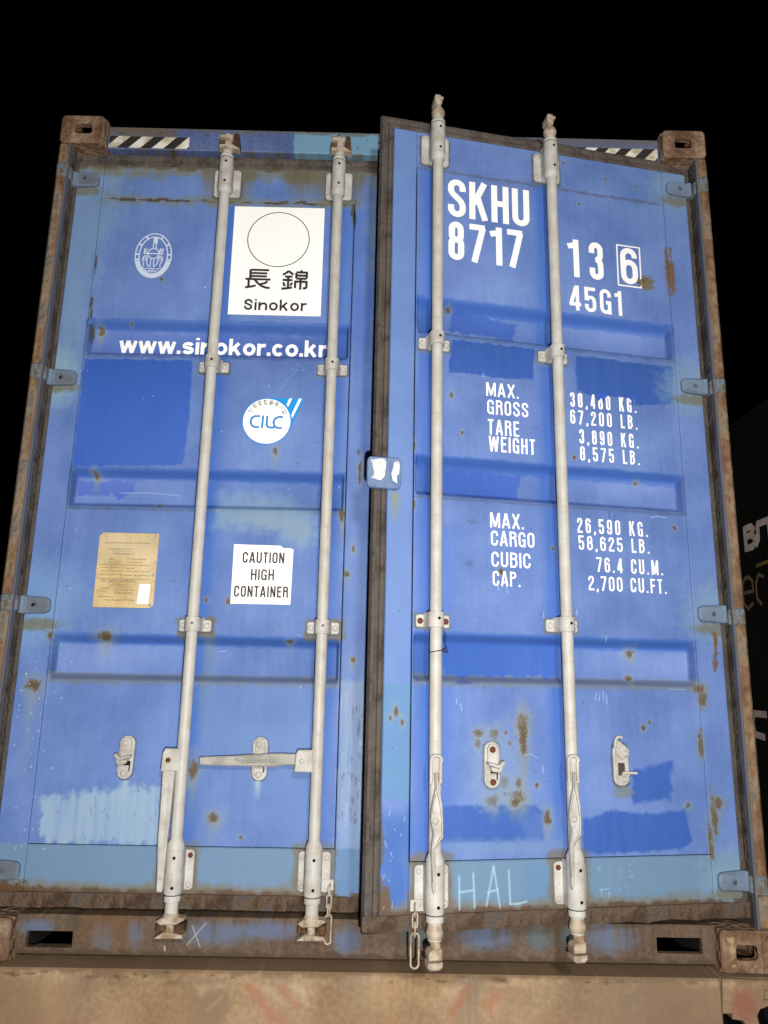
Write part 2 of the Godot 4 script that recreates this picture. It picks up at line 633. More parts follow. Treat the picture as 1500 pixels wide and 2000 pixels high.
		"R", "P", "B":
			var o := [[[v(L, 0), v(L, 1)], false]]
			o.append([[v(L, T)] + arc(v(W - h - 0.15, T - 0.175), 0.15, 0.175, 90, -90, 7) + [v(L, T - 0.35)], false])
			if ch == "R":
				o.append([[v(m, T - 0.35)] + bez(v(m, T - 0.35), v(R - 0.01, T - 0.36), v(R - 0.01, 0.5), v(R - 0.01, 0.32), 5) + [v(R + 0.01, 0)], false])
			if ch == "B":
				o.append([[v(L, T - 0.35)] + arc(v(W - h - 0.15, (T - 0.35 + B) * 0.5), 0.15, (T - 0.35 - B) * 0.5, 90, -90, 7) + [v(L, B)], false])
			return o
		"E":
			return [[[v(L, 0), v(L, 1)], false], [[v(L, T), v(W, T)], false], [[v(L, 0.52), v(W * 0.93, 0.52)], false], [[v(L, B), v(W, B)], false]]
		"F":
			return [[[v(L, 0), v(L, 1)], false], [[v(L, T), v(W, T)], false], [[v(L, 0.52), v(W * 0.93, 0.52)], false]]
		"L":
			return [[[v(L, 0), v(L, 1)], false], [[v(L, B), v(W, B)], false]]
		"T":
			return [[[v(m, 0), v(m, 1)], false], [[v(0, T), v(W, T)], false]]
		"Y":
			return [[[v(m, 0), v(m, 0.45)], false], [[v(h * 0.8, 1), v(m, 0.4)], false], [[v(W - h * 0.8, 1), v(m, 0.4)], false]]
		"I":
			return [[[v(m, 0), v(m, 1)], false]]
		".":
			return [[[v(m, 0), v(m, s)], false]]
		",":
			return [[[v(m, s), v(m, 0.0), v(m - s * 0.3, -0.1)], false]]
	return []


# a line of narrow capitals from x0 to x1 on the base line y; the letter width is worked out so that it fits
func lettering(txt: String, x0: float, x1: float, y: float, cap: float, s: float, gap: float, z: float) -> Array:   # one shape for each word
	var sh := Shape.new()
	var words := [sh]
	var f := 0.45 if txt[0] != "w" else 0.7
	for it in 12:
		var tot := 0.0
		for i in txt.length():
			tot += letter_width(txt[i], f, s) + (gap if i < txt.length() - 1 else 0.0)
		f = clampf(f * pow((x1 - x0) / cap / tot, 1.3), 0.2, 1.2)
	var x := 0.0
	for i in txt.length():
		if txt[i] == " ":
			sh = Shape.new()
			words.append(sh)
		var W := letter_width(txt[i], f, s)
		var k := 0
		for c in letter(txt[i], W, s):
			var pts := []
			for p in c[0]:
				var q: Vector2 = p
				if pts.is_empty() or pts[-1].distance_to(v(x0 + (x + q.x) * cap, y + q.y * cap)) > 1e-5:
					pts.append(v(x0 + (x + q.x) * cap, y + q.y * cap))
			sh.stroke(pts, s * cap, z + k * 0.00012, c[1])
			k += 1
		x += W + gap
	return words


# ================================================================ the scene
func _ready() -> void:
	rng.seed = 7
	# camera: held a little over two and a half metres from the doors, tipped up
	var cam := Camera3D.new()
	cam.name = "camera"
	cam.position = w3(0.0067, 0.8337, 2.4507)
	cam.rotation = w3(0.21992, -0.00793, 0.01928)
	cam.fov = 68.715
	cam.near = 0.02
	cam.far = 300.0
	add_child(cam)
	cam.current = true
	var env := Environment.new()
	var sky := Sky.new()
	var night := ProceduralSkyMaterial.new()
	night.sky_top_color = Color(0.004, 0.004, 0.005)
	night.sky_horizon_color = Color(0.006, 0.006, 0.006)
	night.ground_bottom_color = Color(0.004, 0.004, 0.004)
	night.ground_horizon_color = Color(0.006, 0.006, 0.006)
	night.sun_angle_max = 0.0
	sky.sky_material = night
	env.background_mode = Environment.BG_SKY
	env.sky = sky
	env.background_energy_multiplier = 0.4
	env.tonemap_mode = Environment.TONE_MAPPER_LINEAR
	env.tonemap_exposure = 1.0
	env.sdfgi_enabled = true
	env.ssao_enabled = true
	env.ssil_enabled = true
	var we := WorldEnvironment.new()
	we.name = "world_environment"
	we.environment = env
	add_child(we)
	# the phone's lamp just under the lens, and an assumed, unseen lamp added as fill behind and above the photographer
	var flash := OmniLight3D.new()
	flash.name = "phone_flash"
	flash.position = w3(0.10, 0.62, 2.50)
	flash.light_color = Color(1.0, 0.985, 0.96)
	flash.light_energy = 7.8
	flash.light_size = 0.03
	flash.omni_range = 30.0
	flash.omni_attenuation = 2.0
	flash.shadow_enabled = true
	add_child(flash)
	var fill_light := OmniLight3D.new()
	fill_light.name = "fill_lamp"
	fill_light.position = w3(0.9, 2.5, 4.6)
	fill_light.light_color = Color(1.0, 0.985, 0.96)
	fill_light.light_energy = 11.0
	fill_light.light_size = 0.25
	fill_light.omni_range = 60.0
	fill_light.omni_attenuation = 2.0
	fill_light.shadow_enabled = true
	add_child(fill_light)

	NF = noise_bytes(0.09, 4, 11)
	NC = noise_bytes(0.012, 4, 5)
	NS = noise_bytes(0.05, 3, 23, v(1.0, 14.0))
	make_materials()
	build_ground()
	build_container()
	build_chassis()
	build_neighbour()
	build_loose_things()


func make_materials() -> void:
	var nm := NoiseTexture2D.new()
	nm.width = 256; nm.height = 256; nm.seamless = true; nm.as_normal_map = true; nm.bump_strength = 6.0
	var fn := FastNoiseLite.new()
	fn.seed = 3; fn.frequency = 0.06; fn.fractal_octaves = 4
	nm.noise = fn
	mats.bumps = nm
	var dn := NoiseTexture2D.new()
	dn.width = 512; dn.height = 1024; dn.as_normal_map = true; dn.bump_strength = 5.0
	var df := FastNoiseLite.new()
	df.seed = 9; df.frequency = 0.012; df.fractal_octaves = 3; df.fractal_gain = 0.4
	dn.noise = df
	mats.dents = dn
	mats.white = mottled([Color(0.74, 0.715, 0.68), Color(0.80, 0.785, 0.755), Color(0.85, 0.845, 0.825)], 1, 3.0, 0.45, 1.0, 0.07, Color(0.5, 0.42, 0.34), 0.2)
	mats.cast_white = mottled([Color(0.72, 0.695, 0.66), Color(0.79, 0.775, 0.75), Color(0.84, 0.83, 0.81)], 2, 4.0, 0.5, 1.0, 0.07, Color(0.5, 0.4, 0.32))
	mats.cam_white = mottled([Color(0.58, 0.48, 0.38), Color(0.74, 0.68, 0.60), Color(0.80, 0.75, 0.69)], 3, 6.0, 0.6, 1.0, 0.08, Color(0.42, 0.3, 0.2))
	mats.grey_steel = mottled([Color(0.60, 0.59, 0.57), Color(0.69, 0.68, 0.65), Color(0.76, 0.74, 0.71)], 4, 3.0, 0.5, 0.9)
	mats.rust = mottled([Color(0.39, 0.29, 0.22), Color(0.47, 0.36, 0.28), Color(0.53, 0.42, 0.34), Color(0.62, 0.52, 0.43)], 5, 1.7, 0.75, 1.0, 0.0, Color(), 0.0, 0.6)
	mats.post = mottled([Color(0.40, 0.29, 0.22), Color(0.49, 0.37, 0.28), Color(0.53, 0.42, 0.32), Color(0.58, 0.50, 0.41), Color(0.44, 0.43, 0.42), Color(0.50, 0.40, 0.31)], 6, 1.3, 0.7, 1.0, 0.0, Color(), 0.35, 0.5)
	mats.bolt_rust = plain(Color(0.43, 0.25, 0.17), 0.85)
	mats.grime_shadow = plain(Color(0.36, 0.31, 0.26), 0.8)  # dark brown for grime and shadow along the handle ridges
	mats.bare = mottled([Color(0.46, 0.36, 0.28), Color(0.58, 0.48, 0.37), Color(0.70, 0.60, 0.47)], 33, 9.0, 0.5, 1.4)
	mats.keeper = mottled([Color(0.26, 0.18, 0.13), Color(0.38, 0.28, 0.20), Color(0.45, 0.33, 0.24)], 7, 5.0, 0.85, 1.0)
	mats.dirt = mottled([Color(0.30, 0.235, 0.19), Color(0.38, 0.31, 0.25), Color(0.42, 0.35, 0.29), Color(0.36, 0.33, 0.32)], 35, 4.0, 0.9, 1.3, 0.12, Color(0.50, 0.40, 0.31), 0.0, 0.8)
	mats.rubber = mottled([Color(0.27, 0.24, 0.225), Color(0.335, 0.305, 0.285), Color(0.385, 0.355, 0.33), Color(0.41, 0.38, 0.35)], 8, 2.6, 0.85, 1.15, 0.10, Color(0.27, 0.20, 0.16), 0.25, 0.5)
	mats.rubber_dark = plain(Color(0.24, 0.21, 0.20), 0.9)
	mats.lug = mottled([Color(0.40, 0.32, 0.26), Color(0.43, 0.44, 0.45), Color(0.46, 0.53, 0.60), Color(0.44, 0.38, 0.32)], 31, 5.0, 0.65, 1.2, 0.1, Color(0.36, 0.27, 0.2))
	mats.hinge = mottled([Color(0.42, 0.45, 0.49), Color(0.46, 0.53, 0.62), Color(0.50, 0.58, 0.68)], 9, 2.5, 0.6, 1.0, 0.10, Color(0.42, 0.36, 0.28))
	mats.channel = mottled([Color(0.33, 0.34, 0.37), Color(0.38, 0.41, 0.49), Color(0.40, 0.38, 0.36)], 10, 2.0, 0.65, 1.0, 0.06, Color(0.36, 0.29, 0.22), 0.4)
	mats.black = plain(Color(0.07, 0.06, 0.06), 0.9)
	mats.inside = plain(Color(0.10, 0.09, 0.08), 0.95)
	mats.print_white = plain(Color(0.97, 0.97, 0.97), 0.6)
	mats.print_white.albedo_color = Color(0.955, 0.955, 0.955)
	mats.paper = plain(Color(1.0, 1.0, 0.99), 0.6)
	mats.paper.albedo_color = Color(0.965, 0.965, 0.96)
	mats.ink = plain(Color(0.20, 0.18, 0.17), 0.7)
	mats.caution_ink = plain(Color(0.28, 0.26, 0.24), 0.7)
	mats.emblem = plain(Color(0.86, 0.91, 1.0), 0.6)
	mats.sky_blue = plain(Color(0.10, 0.62, 0.94), 0.6)
	mats.logo_blue = plain(Color(0.16, 0.55, 0.86), 0.6)
	mats.small_print = plain(Color(0.50, 0.46, 0.42), 0.7)
	mats.pale_print = plain(Color(0.74, 0.73, 0.72), 0.7)
	mats.overpaint = plain(Color(0.235, 0.385, 0.775), 0.62)
	mats.hull = plain(Color(0.30, 0.38, 0.58), 0.6)
	mats.night_green = mottled([Color(0.04, 0.045, 0.04), Color(0.06, 0.07, 0.06), Color(0.085, 0.095, 0.08)], 12, 0.6, 0.8, 1.0)
	mats.night_print = mottled([Color(0.86, 0.76, 0.73), Color(1.0, 0.93, 0.90)], 13, 1.5, 0.8, 1.0)
	mats.night_yellow = plain(Color(0.55, 0.46, 0.22), 0.8)
	mats.night_tan = plain(Color(0.56, 0.46, 0.33), 0.8)
	mats.tyre = plain(Color(0.16, 0.15, 0.14), 0.9)


func build_ground() -> void:
	var g := Shape.new()
	g.flat()
	g.face([w3(-60, -1.45, -80), w3(60, -1.45, -80), w3(60, -1.45, 40), w3(-60, -1.45, 40)], Vector3.UP)
	var m := mottled([Color(0.20, 0.19, 0.18), Color(0.28, 0.27, 0.25)], 14, 0.7, 0.95, 1.0)
	tag(obj("ground", g, m, self), "dark ground under the trailer", "ground", "", "structure")


# ---------------------------------------------------------------- the paint of the two doors
func left_paint() -> StandardMaterial3D:
	var c := Canvas.new(Rect2(-1.162, 0.176, 1.142, 2.556), 620.0, NF, NC, NS)
	c.ground(Color(0.415, 0.532, 0.785), 0.05, 0.016, 0.012)
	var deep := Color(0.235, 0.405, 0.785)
	var unbleached := Color(0.245, 0.405, 0.735)
	# paint that the sun never bleached: under the bars, with painted-in occlusion shadow, and on the ribs' upper flanks
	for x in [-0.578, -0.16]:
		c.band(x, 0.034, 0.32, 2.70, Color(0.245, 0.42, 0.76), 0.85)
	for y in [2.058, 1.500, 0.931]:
		c.rectangle(-1.062, y, -0.106, y + 0.036, unbleached, 0.8, 0.01, 0.01, 0.004)
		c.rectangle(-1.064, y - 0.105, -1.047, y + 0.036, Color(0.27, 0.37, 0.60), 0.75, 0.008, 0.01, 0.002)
	c.rectangle(-1.06, 0.806, -0.108, 0.838, Color(0.46, 0.50, 0.57), 0.8, 0.01, 0.014, 0.006)
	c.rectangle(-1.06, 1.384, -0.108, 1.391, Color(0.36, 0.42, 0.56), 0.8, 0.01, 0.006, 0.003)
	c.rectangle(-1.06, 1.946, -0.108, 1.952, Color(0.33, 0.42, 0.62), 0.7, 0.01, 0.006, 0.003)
	c.rectangle(-1.05, 1.956, -0.108, 2.056, Color(0.30, 0.43, 0.76), 0.55, 0.01, 0.02, 0.01)
	# washed-out zones
	c.patch([v(-1.225, 2.705), v(-0.973, 2.712), v(-0.974, 2.515), v(-1.040, 2.406), v(-1.073, 2.095), v(-1.071, 1.818), v(-1.162, 1.739), v(-1.189, 2.214)], Color(0.52, 0.64, 0.76), 0.6, 0.09, 0.05)
	c.blot(v(-1.150, 1.056), 0.16, 0.16, Color(0.50, 0.66, 0.84), 0.6, 0.4, 0.8)
	c.blot(v(-1.145, 1.865), 0.07, 0.10, Color(0.58, 0.70, 0.78), 0.7, 0.5, 0.7)
	c.patch([v(-0.557, 1.455), v(-0.310, 1.451), v(-0.205, 1.390), v(-0.195, 1.301), v(-0.249, 1.261), v(-0.328, 1.277), v(-0.339, 1.324), v(-0.548, 1.329)], Color(0.55, 0.67, 0.80), 0.75, 0.05, 0.03)
	c.patch([v(-0.543, 1.383), v(-0.307, 1.384), v(-0.214, 1.345), v(-0.233, 1.300), v(-0.304, 1.316), v(-0.462, 1.340)], Color(0.58, 0.67, 0.74), 0.6, 0.04, 0.03)
	c.patch([v(-0.570, 0.793), v(-0.196, 0.800), v(-0.197, 0.616), v(-0.539, 0.594)], Color(0.42, 0.56, 0.76), 0.5, 0.09, 0.06)
	c.patch([v(-0.333, 0.551), v(-0.194, 0.554), v(-0.193, 0.333), v(-0.321, 0.331)], Color(0.38, 0.52, 0.76), 0.6, 0.03, 0.03)
	# brushed patches of newer paint
	c.patch([v(-1.057, 1.935), v(-0.674, 1.939), v(-0.666, 1.751), v(-0.677, 1.547), v(-1.058, 1.535)], deep, 0.95, 0.006, 0.007, 0.06)
	c.patch([v(-1.051, 1.493), v(-0.843, 1.498), v(-0.846, 1.457), v(-0.892, 1.434), v(-0.956, 1.451), v(-0.972, 1.439), v(-1.035, 1.445)], Color(0.27, 0.41, 0.77), 0.9, 0.006, 0.02, 0.05)
	c.patch([v(-0.169, 2.554), v(-0.024, 2.558), v(-0.040, 1.614), v(-0.067, 1.613), v(-0.098, 2.079)], Color(0.31, 0.46, 0.80), 0.45, 0.03, 0.03)
	# bottom rail and the lighter touch-up over it
	c.patch([v(-1.049, 0.447), v(-0.957, 0.464), v(-0.846, 0.476), v(-0.782, 0.485), v(-0.666, 0.484), v(-0.631, 0.320), v(-1.004, 0.314)], Color(0.60, 0.71, 0.83), 0.92, 0.02, 0.03, 0.35)
	c.rectangle(-1.18, 0.17, -0.02, 0.3155, Color(0.455, 0.575, 0.705), 0.95, 0.03, 0.004, 0.002)
	for k in 11:
		var q := v(-0.917, 0.388) + v(rng.randf_range(-0.12, 0.30), rng.randf_range(-0.05, 0.11))
		c.scratch([q, q + v(rng.randf_range(-0.01, 0.01), -rng.randf_range(0.004, 0.02))], 0.003, Color(0.36, 0.44, 0.58), 0.8, 0.5)
	c.rectangle(-1.18, 0.17, -0.02, 0.205, Color(0.50, 0.47, 0.40), 0.75, 0.03, 0.02, 0.012)
	c.rectangle(-1.18, 0.17, -0.02, 0.190, Color(0.40, 0.32, 0.24), 0.85, 0.03, 0.012, 0.010)
	# pale, scuffed lower part of the stile beside the gasket
	c.patch([v(-0.107, 0.826), v(-0.026, 0.828), v(-0.010, 0.167), v(-0.100, 0.166)], Color(0.54, 0.63, 0.77), 0.85, 0.015, 0.01, 0.3)
	c.patch([v(-0.108, 0.402), v(-0.016, 0.404), v(-0.017, 0.314), v(-0.105, 0.312)], Color(0.52, 0.63, 0.84), 0.6, 0.02, 0.01)
	c.patch([v(-0.105, 0.315), v(-0.014, 0.317), v(-0.017, 0.178), v(-0.100, 0.177)], Color(0.40, 0.55, 0.73), 0.9, 0.006, 0.006)
	for k in 40:
		var q := v(-0.03 - 0.07 * rng.randf() * rng.randf(), rng.randf_range(0.36, 0.74))
		c.blot(q, rng.randf_range(0.001, 0.004), rng.randf_range(0.003, 0.016), Color(0.36, 0.42, 0.54), 0.6, 1.5, 0.6)
	for k in 30:
		c.streak(rng.randf_range(-0.105, -0.025), rng.randf_range(0.45, 0.80), rng.randf_range(0.08, 0.3), rng.randf_range(0.002, 0.006), [Color(0.70, 0.78, 0.92), Color(0.46, 0.58, 0.80)][k % 2], 0.5)
	# the top rail: brown border, drips and bleached halos
	c.rectangle(-1.18, 2.685, -0.02, 2.74, Color(0.50, 0.52, 0.49), 0.9, 0.02, 0.03, 0.03)
	c.rectangle(-1.18, 2.715, -0.02, 2.74, Color(0.40, 0.36, 0.28), 0.9, 0.02, 0.012, 0.012)
	c.rectangle(-1.05, 2.565, -0.12, 2.602, Color(0.50, 0.53, 0.52), 0.65, 0.06, 0.02, 0.02)
	for s in [[205, 265], [330, 410], [455, 690]]:
		pass
	for k in 34:
		var x := rng.randf_range(-1.03, -0.13)
		c.blot(v(x, 2.583 + rng.randf_range(-0.004, 0.006)), rng.randf_range(0.008, 0.03), rng.randf_range(0.002, 0.006), Color(0.33, 0.29, 0.24), 0.85, 1.0, 0.4)
	for p in [v(-0.527, 2.736), v(-0.312, 2.731), v(-0.292, 2.731), v(-0.234, 2.744), v(-0.341, 2.726)]:
		c.streak(p.x, p.y + 0.02, 0.16, 0.030, Color(0.45, 0.44, 0.38), 1.0)
		c.blot(v(p.x, 2.70), 0.05, 0.03, Color(0.44, 0.42, 0.36), 0.9, 0.5, 0.6)
		c.streak(p.x + 0.004, p.y + 0.02, 0.10, 0.007, Color(0.37, 0.32, 0.24), 0.8)
	for k in 7:
		var p := v(-0.096, 2.704) + v(rng.randf_range(-0.03, 0.04), 0)
		c.streak(p.x, p.y + 0.01, rng.randf_range(0.05, 0.11), 0.003, Color(0.33, 0.36, 0.42), 0.8)
	c.rectangle(-0.05, 2.3, -0.02, 2.70, Color(0.50, 0.57, 0.66), 0.6, 0.03, 0.05, 0.02)
	for x in [-0.655, -0.535, -0.235, -0.105]:
		c.streak(x, 2.73, 0.19, 0.032, Color(0.46, 0.45, 0.39), 1.0)
	c.rectangle(-0.66, 2.575, -0.52, 2.60, Color(0.50, 0.49, 0.42), 0.8, 0.03, 0.015, 0.01)
	c.rectangle(-0.24, 2.575, -0.09, 2.60, Color(0.48, 0.46, 0.40), 0.8, 0.03, 0.015, 0.01)
	# seams stained along the stiles
	for s in [[v(-1.055, 2.311), 0.004, 0.030], [v(-1.054, 2.156), 0.005, 0.022], [v(-1.051, 2.111), 0.004, 0.024], [v(-0.111, 2.549), 0.008, 0.03], [v(-0.104, 2.517), 0.006, 0.03], [v(-1.048, 2.045), 0.006, 0.03]]:
		c.blot(s[0], s[1], s[2], Color(0.30, 0.30, 0.28), 0.9, 0.9, 0.4)
	c.rust(v(-0.060, 1.535), 0.005, 0.036)
	c.blot(v(-0.067, 1.608), 0.006, 0.012, Color(0.35, 0.36, 0.36), 0.8, 1.0, 0.4)
	for s in [[v(-1.019, 2.056), 0.01, 0.016], [v(-0.978, 1.509), 0.01, 0.012], [v(-0.357, 1.607), 0.008, 0.014], [v(-0.889, 0.958), 0.022, 0.014], [v(-1.102, 0.796), 0.02, 0.02], [v(-0.075, 1.268), 0.006, 0.012], [v(-0.095, 1.180), 0.009, 0.009], [v(-0.068, 0.896), 0.009, 0.008], [v(-0.487, 1.079), 0.007, 0.012], [v(-0.489, 0.400), 0.016, 0.014], [v(-0.402, 0.344), 0.006, 0.006], [v(-0.117, 1.383), 0.008, 0.02], [v(-0.561, 1.084), 0.005, 0.008], [v(-0.748, 1.405), 0.004, 0.008], [v(-0.905, 2.079), 0.004, 0.005], [v(-1.177, 2.848), 0.006, 0.006], [v(-0.278, 0.952), 0.01, 0.006], [v(-1.067, 0.956), 0.006, 0.014], [v(-0.564, 0.547), 0.014, 0.03], [v(-0.809, 2.255), 0.005, 0.007]]:
		var fn: Vector2 = s[0]
		c.rust(fn, s[1], s[2], s[2] * 7.0 if s[1] > 0.007 else 0.0)
	# stained round the brackets
	for p in [v(-0.592, 0.995), v(-0.168, 0.995)]:
		c.rectangle(p.x - 0.062, p.y - 0.035, p.x + 0.066, p.y + 0.028, Color(0.46, 0.42, 0.34), 0.85, 0.014, 0.014, 0.012)
	c.streak(-0.545, 0.97, 0.36, 0.02, Color(0.50, 0.56, 0.60), 0.6)
	for p in [v(-0.592, 1.91), v(-0.168, 1.91)]:
		c.rectangle(p.x - 0.056, p.y - 0.025, p.x + 0.056, p.y + 0.020, Color(0.52, 0.56, 0.58), 0.6, 0.012, 0.012, 0.006)
	outline_dirt_shadow(c, -1.0, [0.590, 0.168])
	c.rectangle(-1.18, 0.172, -0.02, 0.184, Color(0.38, 0.31, 0.25), 0.95, 0.03, 0.008, 0.012)
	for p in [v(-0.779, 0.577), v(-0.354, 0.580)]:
		c.patch(shifted(round_rect(-0.027, -0.069, 0.027, 0.069, 0.026), p), Color(0.34, 0.38, 0.46), 0.8, 0.006, 0.004)  # dark outline of each retainer: dirt plus painted contact shadow
	for p in [v(-0.592, 0.25), v(-0.168, 0.25)]:
		c.rectangle(p.x - 0.064, p.y - 0.07, p.x + 0.064, p.y + 0.075, Color(0.48, 0.45, 0.38), 0.75, 0.02, 0.02, 0.014)
	for p in [v(-0.773, 0.508), v(-0.355, 0.515)]:
		c.streak(p.x - 0.003, p.y, 0.07, 0.010, Color(0.66, 0.76, 0.82), 0.9)
	for p in [v(-1.117, 0.992), v(-1.141, 1.826), v(-1.138, 2.615)]:
		c.blot(p, 0.07, 0.02, Color(0.46, 0.46, 0.38), 0.8, 0.9, 0.5)
	c.blot(v(-1.113, 0.171), 0.10, 0.035, Color(0.38, 0.28, 0.18), 0.9, 0.8, 0.4)
	c.streak(v(-1.105, 0.783).x, 0.79, 0.5, 0.014, Color(0.52, 0.62, 0.74), 0.5)
	# scratches, chalk and flecks
	c.scratch([v(-0.355, 1.831), v(-0.287, 1.930)], 0.002, Color(0.66, 0.76, 0.92), 0.6, 0.4)
	c.scratch([v(-0.315, 1.910), v(-0.293, 1.940), v(-0.269, 1.911), v(-0.315, 1.910)], 0.002, Color(0.66, 0.76, 0.92), 0.6, 0.4)
	c.scratch([v(-0.895, 1.451), v(-0.821, 1.454), v(-0.750, 1.452), v(-0.683, 1.445)], 0.003, Color(0.70, 0.80, 0.95), 0.8, 0.3)
	c.scratch([v(-0.517, 0.914), v(-0.504, 0.917), v(-0.492, 0.916)], 0.003, Color(0.75, 0.83, 0.95), 0.8, 0.3)
	c.scratch([v(-0.922, 0.557), v(-0.918, 0.580), v(-0.915, 0.611), v(-0.914, 0.698)], 0.0025, Color(0.45, 0.60, 0.78), 0.6, 0.4)
	for k in 60:
		var q := v(rng.randf_range(-1.14, -1.0), rng.randf_range(0.30, 1.05))
		if k % 3 == 0:
			q = v(rng.randf_range(-1.1, -0.1), rng.randf_range(0.25, 2.5))
		c.blot(q, rng.randf_range(0.0013, 0.0026), rng.randf_range(0.0013, 0.003), Color(0.80, 0.87, 0.97), 0.85, 0.4, 0.5)
	for k in 70:
		var q := v(rng.randf_range(-1.15, -0.03), rng.randf_range(0.25, 2.7))
		c.blot(q, rng.randf_range(0.001, 0.0035), rng.randf_range(0.001, 0.005), Color(0.34, 0.40, 0.50), 0.7, 0.8, 0.5)
	for k in 40:
		var q := v(rng.randf_range(-1.1, -0.1), rng.randf_range(0.3, 2.6))
		c.scratch([q, q + v(rng.randf_range(-0.02, 0.02), rng.randf_range(-0.03, 0.03))], 0.0016, Color(0.56, 0.68, 0.88), 0.4, 0.5)
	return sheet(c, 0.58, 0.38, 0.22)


func right_paint() -> StandardMaterial3D:
	var c := Canvas.new(Rect2(0.020, 0.176, 1.142, 2.556), 620.0, NF, NC, NS)
	c.ground(Color(0.420, 0.532, 0.785), 0.05, 0.016, 0.012, 137)
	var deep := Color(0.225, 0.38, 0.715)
	var unbleached := Color(0.25, 0.415, 0.755)
	for x in [0.155, 0.575]:  # unbleached blue with occlusion shadow painted in behind the bars
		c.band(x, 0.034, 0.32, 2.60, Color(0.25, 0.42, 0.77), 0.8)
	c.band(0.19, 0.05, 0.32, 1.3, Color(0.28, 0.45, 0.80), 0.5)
	for y in [2.053, 1.492, 0.928]:  # the ribs' upper flanks keep their unbleached blue
		c.rectangle(0.106, y, 1.062, y + 0.038, unbleached, 0.8, 0.01, 0.01, 0.004)
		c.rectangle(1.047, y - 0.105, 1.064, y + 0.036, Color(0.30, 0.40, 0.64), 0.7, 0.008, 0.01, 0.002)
	c.rectangle(0.108, 0.806, 1.06, 0.838, Color(0.46, 0.50, 0.57), 0.8, 0.01, 0.014, 0.006)
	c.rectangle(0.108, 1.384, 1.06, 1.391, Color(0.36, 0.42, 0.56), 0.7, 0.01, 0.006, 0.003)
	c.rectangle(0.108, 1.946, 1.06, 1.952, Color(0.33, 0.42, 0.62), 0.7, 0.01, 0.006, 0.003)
	# brighter stile beside the gasket, greener low down, deep blue patch below
	c.rectangle(0.0, 0.80, 0.106, 2.75, Color(0.425, 0.56, 0.785), 0.55, 0.02, 0.05, 0.01)
	c.patch([v(0.008, 0.807), v(0.109, 0.809), v(0.110, 0.484), v(0.015, 0.485)], Color(0.38, 0.56, 0.74), 0.85, 0.012, 0.012)
	c.patch([v(0.016, 0.443), v(0.106, 0.442), v(0.109, 0.180), v(0.019, 0.177)], Color(0.27, 0.43, 0.73), 0.9, 0.05, 0.02)
	# patches of newer paint
	c.patch([v(0.239, 2.065), v(0.473, 2.039), v(0.460, 1.972), v(0.239, 1.988)], Color(0.26, 0.41, 0.77), 0.8, 0.006, 0.016)
	c.patch([v(0.236, 1.941), v(0.530, 1.939), v(0.518, 1.825), v(0.399, 1.818), v(0.318, 1.824), v(0.222, 1.819)], deep, 0.93, 0.005, 0.008, 0.08)
	c.patch([v(0.677, 1.932), v(1.052, 1.927), v(1.044, 1.783), v(0.900, 1.771), v(0.891, 1.796), v(0.722, 1.791), v(0.679, 1.802)], deep, 0.93, 0.006, 0.008, 0.08)
	c.patch([v(0.211, 1.494), v(0.479, 1.490), v(0.460, 1.404), v(0.211, 1.407)], Color(0.27, 0.42, 0.79), 0.85, 0.005, 0.012)
	c.patch([v(0.215, 0.938), v(0.577, 0.941), v(0.587, 0.925), v(0.571, 0.839), v(0.216, 0.834)], Color(0.26, 0.43, 0.79), 0.85, 0.006, 0.014)
	c.patch([v(0.201, 0.465), v(0.490, 0.464), v(0.520, 0.445), v(0.517, 0.362), v(0.201, 0.364)], deep, 0.92, 0.008, 0.007, 0.08)
	c.patch([v(0.820, 0.561), v(0.951, 0.590), v(0.934, 0.478), v(0.814, 0.465), v(0.802, 0.494)], deep, 0.9, 0.016, 0.014, 0.1)
	c.patch([v(0.644, 0.422), v(0.745, 0.447), v(0.881, 0.434), v(0.983, 0.447), v(1.000, 0.358), v(0.951, 0.330), v(0.640, 0.325)], deep, 0.92, 0.010, 0.009, 0.08)
	c.blot(v(0.274, 0.815), 0.03, 0.006, Color(0.29, 0.36, 0.62), 0.8, 0.8, 0.4)
	c.patch([v(0.449, 0.453), v(0.612, 0.451), v(0.606, 0.309), v(0.446, 0.312)], Color(0.45, 0.55, 0.76), 0.4, 0.05, 0.03)
	c.patch([v(0.207, 0.372), v(0.592, 0.365), v(0.591, 0.326), v(0.207, 0.334)], Color(0.45, 0.57, 0.75), 0.6, 0.02, 0.02)
	# bottom rail
	c.rectangle(0.106, 0.17, 1.17, 0.3155, Color(0.445, 0.57, 0.69), 0.95, 0.012, 0.004, 0.002)
	c.patch([v(0.446, 0.298), v(0.541, 0.303), v(0.546, 0.199), v(0.458, 0.182)], Color(0.38, 0.55, 0.72), 0.5, 0.04, 0.02)
	c.rectangle(0.03, 0.17, 1.17, 0.205, Color(0.50, 0.46, 0.40), 0.7, 0.03, 0.02, 0.012)
	c.rectangle(0.03, 0.17, 1.17, 0.190, Color(0.38, 0.31, 0.25), 0.9, 0.03, 0.010, 0.010)
	c.blot(v(0.033, 0.209), 0.022, 0.05, Color(0.42, 0.32, 0.23), 0.9, 0.7, 0.4)
	c.rectangle(0.02, 0.176, 0.03, 0.45, Color(0.40, 0.33, 0.25), 0.6, 0.008, 0.1, 0.012)
	# hinge side: bleached round the hinges
	for p in [v(1.128, 2.662), v(1.117, 1.854), v(1.147, 1.054), v(1.143, 0.231)]:
		c.blot(p, 0.12, 0.10, Color(0.52, 0.64, 0.76), 0.7, 0.5, 0.7)
	for p in [v(1.135, 2.607), v(1.134, 1.809), v(1.143, 1.006), v(1.140, 0.202)]:
		c.blot(p, 0.08, 0.02, Color(0.46, 0.46, 0.40), 0.8, 0.9, 0.5)
